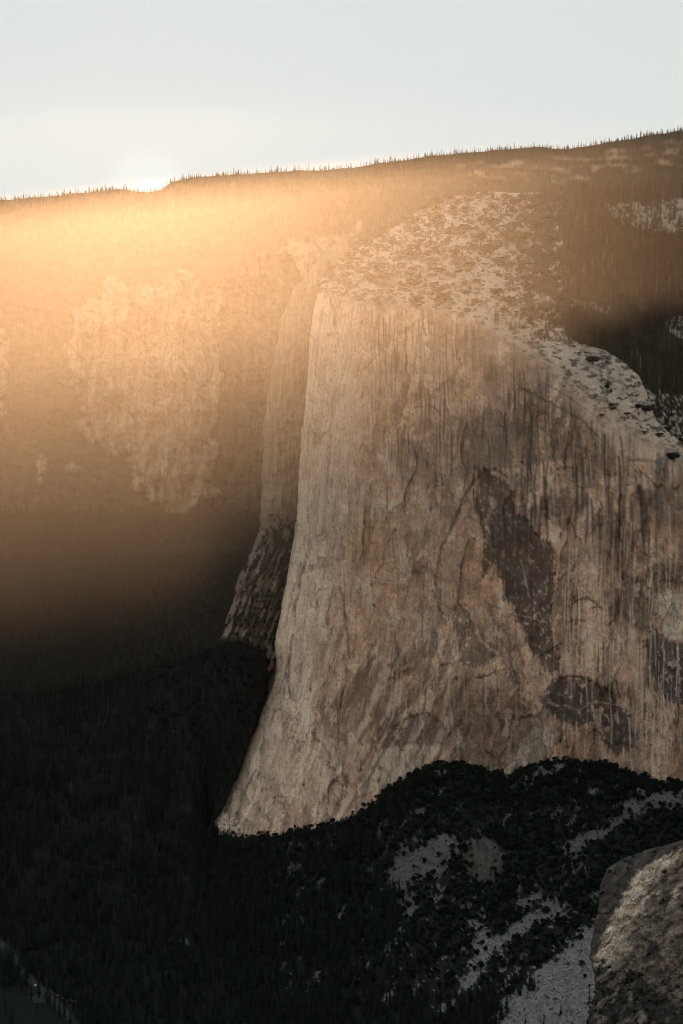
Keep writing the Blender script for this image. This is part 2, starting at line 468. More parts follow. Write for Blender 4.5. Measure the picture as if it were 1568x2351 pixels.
    xv = a + 22 * fbm(a / 60, b / 120, 3, 272) + 0.16 * (b - 1200) * sm(1150, 900, a)
    cm1 = sm(-0.05, 0.2, fbm(a / 120, b / 190, 2, 273)); cm2 = sm(0.0, 0.25, fbm(a / 70, b / 110, 2, 274))
    s1 = (xw / 118.0) % 1.0; s2 = (xv / 47.0) % 1.0
    calm = 0.25 + 0.75 * sm(20, 130, el)
    disp += face * (16 * (s1 - 0.5) * cm1 + 3.5 * (s2 - 0.5) * cm2)
    disp *= calm
    corner_shadow = np.maximum((1 - sm(0.8, 3.4, np.minimum(s1, 1 - s1) * 118)) * cm1, 0.5 * (1 - sm(0.6, 2.4, np.minimum(s2, 1 - s2) * 47)) * cm2)
    # exfoliation slabs on the dome and shoulder
    arc = np.where(a > 1080, (a - 1080) * 0.62 - (b - 760), (690 - b) * 1.0)
    sl = ridged(arc / 22 + 0.8 * fbm(a / 60, b / 30, 3, 91), a / 160, 3, 92) - 0.5
    disp += slab * (sl * 2.2 + fbm(a / 50, b / 24, 4, 93) * 2.0 + big * 0.4)
    disp[-1] = 0

    P = at(a, b, D)
    N = grid_normals(P)
    toward = (np.array([0, 0, CAM_Z + 600]) - P); s = np.sign((N * toward).sum(-1, keepdims=True)); N = N * np.where(s == 0, 1, s)
    P = P + N * disp[..., None] * 0.8

    # --- colour of the rock, with some light and shadow painted in
    tone = 0.5 + 0.5 * fbm(a / 170, b / 240, 4, 101)
    col = GR_MID[None, None] * (0.74 + 0.5 * tone[..., None])
    mixv = lambda c, k: col * (1 - np.asarray(k)[..., None]) + np.asarray(c) * np.asarray(k)[..., None]
    col = mixv(GR_TAN, face * sm(0.0, 0.5, fbm(a / 130, b / 260, 3, 111)) * 0.6)
    col = mixv(GR_LIGHT, face * leftstrip * (0.45 + 0.4 * sm(-0.2, 0.4, fbm(el / 10, b / 160, 3, 121))))  # nose strip paled in colour to stand for the brighter west sky
    col = mixv(GR_LIGHT, face * sm(1560, 1700, b) * sm(900, 700, a) * (0.35 + 0.4 * sm(-0.1, 0.4, fbm(a / 40, b / 40, 4, 131))))  # lower left paled too, light modelling put into the colour
    col = mixv(GR_LIGHT, face * sm(0.12, 0.5, fbm(wa / 38, wb / 60, 4, 141)) * 0.6)
    # mid-face is browner and darker to the right
    col = mixv(GR_DARK * 1.35, face * sm(880, 1180, a) * sm(-0.25, 0.35, fbm(wa / 60, wb / 100, 4, 151)) * 0.55)
    col = mixv(GR_DARK * 1.2, face * sm(960, 1060, a) * sm(1240, 1120, a) * sm(1520, 1620, b) * 0.6)
    col = mixv(GR_DARK * 1.3, face * sm(740, 880, a) * sm(1060, 960, a) * sm(1440, 1640, b) * 0.5)  # lower middle darkened, its shading modelled in the colour
    # mottling
    mot = fbm(wa / 7, wb / 9, 4, 161)
    dg = fbm((a + 0.55 * b) / 16 + 0.5 * fbm(a / 40, b / 40, 2, 162), (b - 0.55 * a) / 130, 4, 163)
    mot2 = fbm(wa2 / 22, wb2 / 34, 5, 164, 0.6)
    col = col * np.clip(1 + 0.24 * mot * (0.4 + 0.6 * rough_zone) + 0.46 * mot2 + 0.30 * dg * sm(1420, 1560, b) * sm(1250, 1050, a), 0.3, 1.8)[..., None]
    col = mixv(GR_BLACK * 2.2, face * sm(0.34, 0.5, mot + 0.4 * mot2) * 0.45)
    # fine vertical water streaks everywhere, strong under the shoulder
    st = fbm(shear / 5.0 + 0.6 * fbm(a / 40, b / 60, 2, 171), b / 260, 3, 172)
    st2 = fbm(shear / 12.0, b / 320, 3, 173)
    zone = 0.25 + 0.9 * sm(1150, 1260, a) * sm(900, 1010, b) * sm(1330, 1200, b) + 0.35 * sm(1250, 1330, a) * sm(1250, 1350, b) + 0.5 * sm(1180, 1000, b) * sm(820, 930, a) * sm(1260, 1120, a) * sm(0, 25 + 90 * wide, b - rim)
    patch = sm(-0.05, 0.3, fbm(wa2 / 70, wb2 / 110, 3, 174)); zone = zone * (0.15 + 0.85 * patch)
    col = mixv(GR_DARK * 0.7, face * np.clip(zone * 1.25, 0, 1) * sm(0.02, 0.30, st) * 0.85)
    col = mixv(GR_DARK, face * np.clip(zone, 0, 1) * sm(0.1, 0.4, st2) * 0.6)
    col = mixv(GR_LIGHT * 1.02, face * (0.12 + 0.6 * sm(1250, 1330, a) * sm(1180, 1260, b)) * sm(-0.2, 0.2, fbm(wa2 / 80, wb2 / 90, 3, 175)) * sm(0.12, 0.42, -st) * 0.7)
    # streaks hanging from the rim
    hang = 0.6 * (1 - 0.8 * wide) * sm(0.0, 0.35, fbm(a / 6.5, a * 0 + 2.2, 3, 181)) * sm(180, 0, (b - rim) - 90 * perlin(a / 9, a * 0, 182)) * sm(0, 6, b - rim)
    col = mixv(GR_DARK * 1.1, hang * sm(820, 920, a) * 0.6)
    speck = sm(0.40, 0.52, fbm(wa / 10, wb / 18, 3, 191) + 0.12 * fbm(a / 60, b / 60, 2, 192))
    stw = fbm(a / 4.0, b / 55, 3, 193)
    for m, c, k in ((brown, (0.19, 0.115, 0.075), 0.65), (diorite, (0.10, 0.064, 0.048), 0.86), (patch2, (0.115, 0.077, 0.056), 0.75), (band_r, (0.115, 0.08, 0.06), 0.75), (low_d, (0.075, 0.053, 0.041), 0.85),
                    (low_r, (0.06, 0.048, 0.042), 0.8), (heart, (0.115, 0.082, 0.064), 0.7), (diag, (0.115, 0.075, 0.052), 0.7), (dark_r, (0.062, 0.050, 0.045), 0.9), (flake, (0.15, 0.105, 0.075), 0.7),
                    (slab_r, (0.52, 0.40, 0.30), 0.8), (pale_b, (0.52, 0.38, 0.27), 0.6), (pale_c, (0.52, 0.385, 0.275), 0.6), (grassy, (0.07, 0.075, 0.03), 0.8)):
        mm = m * k
        if m is diorite or m is patch2 or m is low_d:
            mm = mm * (1 - speck * 0.85)
        cc_ = np.asarray(c)[None, None] * (1 + 0.5 * mot + 0.45 * stw)[..., None]
        kk = (face * mm)[..., None]; col = col * (1 - kk) + np.clip(cc_, 0.02, 0.7) * kk
    # the nose slabs, painted brighter to model the light, keep their long smooth lines
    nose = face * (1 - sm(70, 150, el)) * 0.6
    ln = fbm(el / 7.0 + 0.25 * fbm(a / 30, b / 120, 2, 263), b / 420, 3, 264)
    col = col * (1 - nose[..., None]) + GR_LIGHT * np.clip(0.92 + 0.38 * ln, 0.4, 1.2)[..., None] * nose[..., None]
    fine = fbm(a / 3.2, b / 4.5, 3, 261, 0.7); finev = fbm(a / 2.6, b / 30, 3, 262)
    col = col * np.clip(1 + face * (0.22 * fine + 0.20 * finev), 0.4, 1.7)[..., None]
    col = mixv(GR_LIGHT, face * speck * sm(1040, 1100, a) * sm(1350, 1450, b) * 0.4)
    lumps = sm(0.0, 0.25, fbm(wa / 6, wb / 6, 3, 201))
    col = mixv((0.07, 0.065, 0.065), broken * lumps * 0.85)
    # plates of fresher and older rock, thin joints between them
    col = col * np.clip(1 + face * rough_zone * (0.75 * (rnd[..., 1] - 0.45) + 0.55 * (rnd2[..., 1] - 0.45)), 0.4, 1.7)[..., None]
    scar = sm(0.80, 0.9, rnd2[..., 2]) * sm(0.03, 0.10, gap2) * rough_zone * sm(0.0, 0.2, fbm(a / 60, b / 60, 3, 231))
    col = mixv(GR_LIGHT, face * scar * 0.55)
    j1 = np.abs(perlin(wa / 30, wb / 130, 241)); j2 = np.abs(perlin((wa + 0.6 * wb) / 46, (wb - 0.6 * wa) / 120, 242)); j3 = np.abs(perlin(wa2 / 90, wb2 / 34, 243))
    joint = np.maximum.reduce([(1 - sm(0.0, 0.045, j1)) * sm(-0.1, 0.2, fbm(a / 70, b / 90, 2, 244)), (1 - sm(0.0, 0.04, j2)) * sm(0.0, 0.25, fbm(a / 60, b / 80, 2, 245)), (1 - sm(0.0, 0.03, j3)) * sm(0.05, 0.3, fbm(a / 50, b / 60, 2, 246)) * 0.8])
    col = mixv(GR_BLACK * 1.5, face * joint * (0.35 + 0.45 * rough_zone))
    lite = np.roll(joint, 2, 1) * sm(0.0, 0.3, brk)
    col = mixv(GR_LIGHT, face * lite * 0.35)
    # the long diagonal fabric of the lower middle
    fab = fbm((a + 0.42 * b) / 19 + 0.4 * fbm(a / 50, b / 60, 2, 251), (b - 0.42 * a) / 190, 4, 252)
    fz = sm(1380, 1520, b) * sm(690, 800, a) * sm(1130, 1000, a)
    col = mixv(GR_DARK * 1.1, face * fz * sm(0.0, 0.35, fab) * 0.6)
    col = mixv(GR_LIGHT, face * fz * sm(0.12, 0.4, -fab) * 0.35)
    col = mixv(GR_LIGHT, face * vein * 0.42)
    edge = (1 - sm(0.0, 0.07, gap)) * rough_zone * sm(0.35, 0.6, rnd[..., 3])
    col = mixv(GR_BLACK * 1.4, face * edge * 0.5)
    edge2 = (1 - sm(0.0, 0.06, gap2)) * rough_zone * (rnd2[..., 3] > 0.55)
    col = mixv(GR_BLACK * 1.6, face * edge2 * 0.4)
    col = col * (1 + face * (0.16 * (s1 - 0.5) * cm1 + 0.14 * (s2 - 0.5) * cm2))[..., None]  # shading of the stepped planes put into their tone
    col = mixv(GR_BLACK * 1.4, face * corner_shadow * 0.6 * sm(-0.35, 0.15, brk))  # shadow painted as dark lines into the step corners
    col = mixv(GR_BLACK, face * crack_shadow)
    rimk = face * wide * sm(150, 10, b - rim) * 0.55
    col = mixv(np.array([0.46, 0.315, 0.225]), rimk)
    col = np.minimum(col, GR_LIGHT * 1.12)
    # summit slabs: paler, with joints and stains along the exfoliation
    pal = np.array([0.50, 0.345, 0.25]) * (0.85 + 0.3 * tone[..., None])
    slabc = pal * (1 - 0.5 * (1 - sm(0.05, 0.4, sl + 0.5))[..., None]) * (1 + 0.3 * fbm(a / 9, b / 5, 4, 211)[..., None])
    heath = np.zeros(a.shape)
    for cw, ch, sd, pr_ in ((34, 15, 223, 0.62), (20, 9, 224, 0.6), (13, 6, 225, 0.5)):
        d1, _, rr, _, _ = cells((a + 5 * fbm(a / 12, b / 9, 3, 226)) / cw, (b + 4 * fbm(a / 14, b / 7, 3, 227)) / ch, sd)
        rad = 0.20 + 0.28 * rr[..., 1] * 0.9
        dens_ = pr_ * 0.62 + 0.30 * sm(1100, 1260, a) + 0.25 * sm(900, 780, a) - 0.35 * sm(720, 820, b) - 0.25 * sm(520, 455, b) * sm(1200, 1120, a)
        heath = np.maximum(heath, sm(rad + 0.06, rad - 0.06, d1 + 0.10 * fbm(a / 5, b / 4, 3, 228)) * (rr[..., 0] < dens_))
    woods = sm(0.0, 0.3, fbm(wa2 / 34, wb2 / 20, 4, 222) - 0.45 + 0.75 * sm(1150, 1285, a)) * sm(800, 740, b)
    heath = np.maximum(heath, woods)
    slabc = slabc * (1 - 0.86 * heath[..., None]) + np.array([0.045, 0.038, 0.024]) * 0.86 * heath[..., None]
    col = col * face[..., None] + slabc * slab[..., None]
    col = np.clip(col, 0.02, 0.8)

    # single long water streaks, black and pale, each with a sharp start and a fading tail
    sr = np.random.default_rng(77)
    darkk = np.zeros(a.shape, np.float32); palek = np.zeros(a.shape, np.float32)
    sets = [(darkk, 95, 1120, 1568, 940, 1190, 50, 230, 1.2, 5.0, 0.45, 0.95), (darkk, 26, 830, 1260, None, None, 50, 330, 0.9, 3.2, 0.3, 0.75), (darkk, 22, 700, 1120, 850, 1650, 60, 300, 0.9, 2.2, 0.25, 0.6),
            (palek, 75, 1285, 1568, 1150, 1560, 60, 260, 1.0, 3.4, 0.35, 0.85), (palek, 35, 860, 1120, 1420, 1600, 50, 170, 0.9, 2.4, 0.35, 0.8), (palek, 30, 1440, 1568, 1560, 1720, 50, 120, 1.0, 3.0, 0.4, 0.9),
            (darkk, 35, 1280, 1500, 1560, 1720, 12, 60, 1.0, 4.0, 0.5, 0.95), (palek, 30, 690, 860, 900, 1500, 80, 330, 1.0, 3.0, 0.25, 0.6)]
    for tgt, cnt, xa, xb, ya, yb, la, lb, wa_, wb_, ka, kb in sets:
        for _ in range(cnt):
            x = sr.uniform(xa, xb)
            y = sr.uniform(ya, yb) if ya else float(curve(RIM, x)) + sr.uniform(2, 60)
            L = sr.uniform(la, lb); w_ = sr.uniform(wa_, wb_); k_ = sr.uniform(ka, kb)
            rows = np.nonzero((b[:, 0] > y - 4) & (b[:, 0] < y + L))[0]
            if not len(rows):
                continue
            r0, r1 = rows[0], rows[-1] + 1
            A, B = a[r0:r1], b[r0:r1]
            t_ = (B - y) / L
            xx = x + 2.5 * np.sin(B / 37.0 + x) + (0.10 * (B - y) * -1 if x < 1000 and y > 1350 else 0)
            m_ = k_ * sm(w_, w_ * 0.3, np.abs(A - xx) + 0.6 * brk[r0:r1]) * sm(-4 / L, 3 / L, t_) * sm(1.0, 0.45, t_)
            np.maximum(tgt[r0:r1], m_, out=tgt[r0:r1])
    col = mixv(GR_BLACK * 1.3, face * darkk)
    col = mixv(GR_LIGHT * 1.03, face * palek * 0.8)
    col = col * (1 - 0.30 * face * sm(980, 1080, a) * sm(1480, 1620, b))[..., None]  # lower right toned down overall, imitating a vignette
    # --- close the body: the west side, the back and the top run away from the viewer
    ks = np.array([1, 2, 3, 4, 5, 6, 7])[::-1]
    left = np.stack([P[:, 0] + np.array([6.0 * k ** 1.3, 16.0 * k ** 1.9, -2.0 * k]) for k in ks], 1)
    right = np.stack([P[:, -1] + np.array([2.0 * k, 16.0 * k ** 1.9, -5.0 * k ** 1.3]) for k in ks[::-1]], 1)
    PP = np.concatenate([left, P, right], 1)
    CC = np.concatenate([np.repeat(col[:, :1], 7, 1), col, np.repeat(col[:, -1:], 7, 1)], 1)
    back = np.stack([PP[0] + np.array([0, 30.0 * k ** 1.6, -1.5 * k ** 2.2]) for k in ks], 0)
    PP = np.concatenate([back, PP], 0); CC = np.concatenate([np.repeat(CC[:1], 7, 0), CC], 0)
    n, m = PP.shape[:2]
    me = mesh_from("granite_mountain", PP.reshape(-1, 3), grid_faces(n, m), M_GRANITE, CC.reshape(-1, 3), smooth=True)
    obj("granite_mountain", me, kind="structure")
    return dict(P=P, a=a, b=b, q=q, rim=rim, slab=slab, heath=heath, woods=woods)


MT = build_mountain()

# =================================================================== the ground of the valley and the hills behind
SKY = [(-600, 512), (-100, 470), (0, 459), (100, 452), (200, 441), (270, 434), (305, 438), (340, 443), (372, 434), (395, 417), (440, 408), (540, 400), (640, 394), (740, 391), (830, 382), (960, 362), (1060, 352), (1150, 343),  # the dip by the sun imitates its bloom over the ridge
       (1230, 338), (1300, 342), (1350, 335), (1420, 324), (1500, 309), (1568, 299), (1700, 294), (2200, 296)]


def field(cols, rows, tab, a, b):
    cols, rows, tab = map(lambda v: np.array(v, float), (cols, rows, tab))
    i = np.clip(np.searchsorted(cols, a) - 1, 0, len(cols) - 2); j = np.clip(np.searchsorted(rows, b) - 1, 0, len(rows) - 2)
    u = np.clip((a - cols[i]) / (cols[i + 1] - cols[i]), 0, 1); v = np.clip((b - rows[j]) / (rows[j + 1] - rows[j]), 0, 1)
    return (tab[j, i] * (1 - u) + tab[j, i + 1] * u) * (1 - v) + (tab[j + 1, i] * (1 - u) + tab[j + 1, i + 1] * u) * v


FLOOR_Z = 4.0


def valley_depth(a, b):
    cols = [-500, 200, 480, 640, 760, 960, 1250, 1568, 2000]
    rows = [1180, 1350, 1550, 1720, 1800, 1860, 1915, 2020, 2120, 2270, 2400, 2800]
    tab = [[5080, 5080, 5080, 5080, 5090, 5100, 5100, 5100, 5100],
           [4720, 4700, 4680, 4690, 4720, 4760, 4760, 4760, 4760],
           [4380, 4330, 4260, 4290, 4400, 4450, 4450, 4450, 4450],
           [4110, 4060, 4010, 4040, 4080, 4060, 3985, 4080, 4120],
           [4000, 3950, 3935, 3965, 3975, 3880, 3830, 3890, 3920],
           [3920, 3870, 3885, 3915, 3900, 3790, 3740, 3780, 3800],
           [3850, 3810, 3835, 3840, 3810, 3710, 3650, 3680, 3700],
           [3740, 3710, 3700, 3690, 3650, 3560, 3470, 3480, 3500],
           [3640, 3610, 3590, 3570, 3530, 3430, 3310, 3290, 3300],
           [3450, 3430, 3400, 3370, 3340, 3240, 3100, 3050, 3050],
           [3240, 3230, 3200, 3180, 3150, 3080, 2950, 2880, 2880],
           [2700, 2700, 2690, 2680, 2660, 2600, 2500, 2450, 2450]]
    d = field(cols, rows, tab, a, b)
    bs = curve(BASE, a)
    t = np.clip((a - 478) / 42.0, 0, 1)
    foot = face_depth(a, bs) + 48 * (1 - np.sqrt(1 - (1 - t) ** 2)) - 3
    low = field(cols, rows, tab, a, np.full(np.shape(a), 2120.0))
    k = np.interp(a, [480, 560, 640, 720], [0.25, 0.45, 0.9, 2.4])
    d2 = np.where(b < bs, foot + k * (bs - b) + 70 * sm(-16, 14, a - curve(EDGE_L, b)) * sm(3, 22, bs - b), np.where(b < 2120, foot + (low - foot) * np.clip((b - bs) / (2120 - bs), 0, 1), d))
    w = sm(425, 490, a) * sm(1400, 1560, b)
    d = d * (1 - w) + d2 * w
    return np.minimum(d, depth_for_z(b, FLOOR_Z))


def hill_depth(t):
    return np.interp(t, [0, 40, 90, 160, 230, 300, 735, 760], [6000, 5900, 5770, 5600, 5450, 5390, 5090, 5080])


def build_terrain():
    a0, a1, st = -700.0, 2400.0, 4.0
    ac = np.arange(a0, a1, st)
    # upper sheet: forested hill with the hazy cliff band
    nv = 250
    v = np.linspace(0, 1, nv)
    top = curve(SKY, ac) + 3 * fbm(ac / 60, ac * 0, 3, 301)
    b = top[None] + v[:, None] * (1180 - top)[None]
    a = np.repeat(ac[None], nv, 0)
    t = (b - top[None])
    T = t * 740.0 / (1180 - np.minimum(top, 1000))[None]
    D = hill_depth(T)
    wa = a + 14 * fbm(a / 50, b / 50, 4, 311); wb = b + 14 * fbm(a / 50, b / 50, 4, 312)
    fr_ = 0.5 * fbm(a / 40, b / 60, 4, 316) + 0.12 * fbm(a / 9, b / 30, 3, 317)
    wall = lambda poly: blur(inside(poly, wa, wb), 8, 6) + fr_ > 0.5
    cliff = wall([(150, 800), (190, 690), (260, 640), (340, 660), (430, 640), (500, 690), (500, 900), (492, 1000), (486, 1165), (440, 1158), (413, 1152), (390, 1182), (340, 1150), (320, 1085), (310, 1040), (255, 1048), (225, 1020), (193, 1005), (205, 960), (180, 900)])
    gully = wall([(488, 690), (560, 640), (600, 560), (660, 590), (700, 620), (700, 1200), (560, 1172), (520, 1155), (486, 1165)]) & ~cliff
    knob = wall([(590, 600), (640, 560), (745, 545), (830, 535), (840, 640), (600, 660)])
    bits = inside([(80, 1095), (92, 1042), (108, 1050), (96, 1110)], wa, wb) | inside([(150, 1085), (165, 1060), (180, 1075), (172, 1100)], wa, wb) | inside([(-60, 880), (-20, 740), (12, 760), (16, 860), (8, 960)], wa, wb)
    topslab = (sm(0.18, 0.3, fbm(a / 60, b / 9, 4, 315)) * sm(1000, 1100, a) * sm(14, 24, t) * sm(95, 60, t)) > 0.5
    rock = cliff | gully | knob | bits | topslab
    rk = rock.astype(float)
    # soften the mask for the relief
    for _ in range(2):
        rk = (rk + np.roll(rk, 1, 0) + np.roll(rk, -1, 0) + np.roll(rk, 1, 1) + np.roll(rk, -1, 1)) / 5
    flut = (ridged(a / 34 + 0.5 * fbm(a / 60, b / 90, 2, 320), b / 320, 4, 321) - 0.5) * 75 + fbm(a / 34, b / 40, 4, 322) * 22
    D = D + np.where(gully, 90 + 0.5 * flut, 0) * rk + rk * np.where(gully, 0, flut - 30) + fbm(a / 90, b / 60, 4, 323) * 30 * sm(0, 40, t) * sm(1180, 1150, b)
    P1 = at(a, b, D)
    ground = np.array([0.05, 0.042, 0.026])[None, None] * (1 + 0.5 * fbm(a / 20, b / 14, 4, 331))[..., None]
    crev = 1 - 0.55 * sm(0.55, 0.9, ridged(a / 42 + 0.6 * fbm(a / 50, b / 80, 3, 318), b / 260, 3, 319)) - 0.35 * sm(0.6, 0.9, ridged(a / 120, b / 46 + 0.5 * fbm(a / 40, b / 40, 2, 313), 3, 314))
    stone = np.array([0.36, 0.25, 0.17])[None, None] * crev[..., None] * (1 + 0.22 * fbm(wa / 30, wb / 80, 3, 332) + 0.22 * fbm(a / 9, b / 140, 4, 333))[..., None]
    stone = np.where(gully[..., None], stone * 0.42, stone)  # gully stone darkened in colour for the shadow in the recess
    scrub = sm(0.1, 0.4, fbm(wa / 24, wb / 30, 4, 334))[..., None] * (~gully)[..., None] * 0.1
    stone = stone * (1 - scrub) + np.array([0.05, 0.045, 0.025]) * scrub
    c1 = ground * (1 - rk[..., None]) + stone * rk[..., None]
    k = np.arange(6, 0, -1)
    backP = np.stack([P1[0] + np.array([0, 55.0 * i ** 1.3, -14.0 * i ** 1.5]) for i in k], 0)
    Pm = np.concatenate([backP, P1], 0); Cm = np.concatenate([np.repeat(c1[:1], 6, 0), c1], 0)
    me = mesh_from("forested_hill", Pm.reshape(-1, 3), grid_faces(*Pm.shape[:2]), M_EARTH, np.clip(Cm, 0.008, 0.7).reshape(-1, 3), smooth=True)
    obj("forested_hill", me, kind="structure")

    # lower sheet: forest slope, talus and the flat valley floor
    rows = np.concatenate([np.arange(1180, 2400, 4.0), np.arange(2400, 2800, 16.0)])
    b2 = np.repeat(rows[:, None], len(ac), 1); a2 = np.repeat(ac[None], len(rows), 0)
    D2 = valley_depth(a2, b2)
    P2 = at(a2, b2, D2)
    rise = sm(8, 60, P2[..., 2]) * sm(1180, 1230, b2)
    near_face = np.minimum(1, np.abs(b2 - curve(BASE, a2)) / 40.0)
    P2[..., 2] += rise * near_face * fbm(P2[..., 0] / 110, P2[..., 1] / 150, 4, 341) * (13 + 14 * sm(760, 420, a2))
    return dict(P=P1, a=a, b=b, t=t, rock=rock, gully=gully, cliff=cliff, knob=knob), dict(P=P2, a=a2, b=b2, ac=ac, rows=rows)


HILL, VAL = build_terrain()


def ribbon(pts, hw, a, b):
    return line_dist(pts, a, b) < hw


def paint_valley():
    a, b = VAL['a'], VAL['b']
    wa = a + 9 * fbm(a / 22, b / 22, 4, 401) + 3 * perlin(a / 5, b / 5, 402); wb = b + 7 * fbm(a / 22, b / 22, 4, 403) + 3 * perlin(a / 5, b / 5, 404)
    scree = inside([(1362, 2110), (1310, 2168), (1234, 2220), (1209, 2270), (1140, 2304), (1150, 2420), (1420, 2500), (1450, 2100)], wa, wb)
    scree |= ribbon([(1290, 2080), (1262, 2086), (1225, 2098), (1180, 2130), (1150, 2165), (1110, 2195), (1090, 2240), (1075, 2265)], 19, wa, wb)
    scree |= ribbon([(1100, 2120), (1104, 2150), (1085, 2180)], 14, wa, wb)
    scree |= inside([(919, 1941), (879, 2026), (910, 2040), (994, 2010), (1044, 1931), (1004, 1921), (950, 1945)], wa, wb)
    scree |= ribbon([(1109, 1900), (1064, 1936), (1024, 1976), (1004, 2016), (1009, 2056), (999, 2080)], 8, wa, wb)
    scree |= ribbon([(936, 2060), (950, 2085), (930, 2110)], 12, wa, wb)
    scree |= ribbon([(1304, 1956), (1349, 1926), (1399, 1900), (1440, 1870), (1500, 1838), (1620, 1825)], 15, wa, wb)
    scree |= ribbon([(1309, 1965), (1322, 1990), (1318, 2000)], 9, wa, wb)
    scree |= inside([(1434, 1821), (1700, 1805), (1700, 1866), (1484, 1856)], wa, wb)
    scree |= ribbon([(1192, 1797), (1234, 1775), (1284, 1763)], 10, wa, wb) | ribbon([(1169, 1832), (1164, 1806), (1184, 1795)], 5, wa, wb) | ribbon([(1218, 1815), (1230, 1790)], 4, wa, wb)
    for x, y, r in ((984, 1831, 9), (1028, 1832, 9), (845, 1888, 10), (862, 1868, 8), (880, 1878, 6), (675, 2000, 17), (672, 1953, 10), (760, 2010, 8), (440, 1921, 7), (700, 1940, 5), (1130, 2058, 8), (1260, 2055, 9), (1180, 2270, 8), (985, 2215, 9), (1000, 2252, 8), (966, 2235, 6),
                    (565, 2225, 7), (585, 2245, 6), (1245, 2000, 6), (1395, 2005, 8), (195, 1596, 8), (640, 1560, 9), (245, 1590, 5), (385, 2160, 8), (430, 2158, 9), (405, 2168, 7), (1320, 1845, 12), (850, 1960, 6), (905, 1850, 6), (80, 1660, 6), (60, 1675, 5)):
        scree |= np.hypot((wa - x) * 0.8, wb - y) < r
    halo = blur(scree, 7, 7) > 0.10
    scree = blur(scree, 3, 3) + 0.75 * fbm(wa / 9, wb / 7, 5, 451, 0.7) + 0.5 * fbm(wa / 26, wb / 18, 3, 452) > 0.52
    scree &= halo
    chute = fbm((wa + 0.9 * wb) / 26, (wb - 0.9 * wa) / 130, 4, 461, 0.6) + 0.45 * fbm(wa / 7, wb / 6, 4, 462, 0.7)
    scree |= (chute > 0.50) & (a > 640) & (b > curve(BASE, a) + 14) & (b < 2330) & (a < 1420)
    slabrock = blur(inside([(1064, 1946), (1134, 1921), (1159, 1981), (1124, 2021), (1084, 2024), (1064, 1991)], wa, wb), 3, 3) + 0.7 * fbm(wa / 8, wb / 14, 4, 453, 0.65) > 0.55
    meadow = inside([(-460, 2250), (10, 2268), (70, 2272), (100, 2300), (150, 2345), (190, 2420), (230, 2800), (-460, 2800)], a + 6 * fbm(a / 15, b / 10, 3, 411), b + 3 * fbm(a / 15, b / 10, 3, 412))
    road = ribbon(ROAD_PX, 10, a, b)
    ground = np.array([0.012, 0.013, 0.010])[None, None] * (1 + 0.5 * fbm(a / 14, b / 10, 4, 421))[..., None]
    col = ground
    scree_tone = 0.55 + 0.45 * sm(2020, 2180, b) + 0.25 * sm(1860, 1800, b)  # scree grey palest at the bottom, darkest midway up
    grey = np.array([0.205, 0.168, 0.148])[None, None] * scree_tone[..., None] * (1 + 0.35 * fbm(wa / 4, wb / 4, 3, 431) + 0.25 * fbm(wa / 25, wb / 25, 3, 432))[..., None]
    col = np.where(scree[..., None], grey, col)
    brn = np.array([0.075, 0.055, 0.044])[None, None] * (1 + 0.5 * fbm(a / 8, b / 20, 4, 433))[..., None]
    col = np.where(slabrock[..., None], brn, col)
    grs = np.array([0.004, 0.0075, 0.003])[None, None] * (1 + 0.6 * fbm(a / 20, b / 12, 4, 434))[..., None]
    col = np.where(meadow[..., None], grs, col)
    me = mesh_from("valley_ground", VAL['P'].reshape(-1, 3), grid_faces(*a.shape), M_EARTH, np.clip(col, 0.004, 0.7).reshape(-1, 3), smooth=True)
    obj("valley_ground", me, kind="structure")
    VAL.update(scree=scree, slabrock=slabrock, meadow=meadow, road=road)


ROAD_PX = [(-60, 2120), (0, 2163), (20, 2183), (45, 2215), (75, 2254), (88, 2266), (112, 2285), (130, 2303), (148, 2324), (170, 2352), (195, 2385), (225, 2440), (260, 2520)]
paint_valley()

# the wide ground sheet the whole place stands on
gs = np.array([[-9000, -2500, -6], [9000, -2500, -6], [9000, 7300, -6], [-9000, 7300, -6]], float)
obj("ground", mesh_from("ground", gs, np.array([[0, 1, 2, 3]]), M_EARTH, np.full((4, 3), 0.025)), kind="structure")


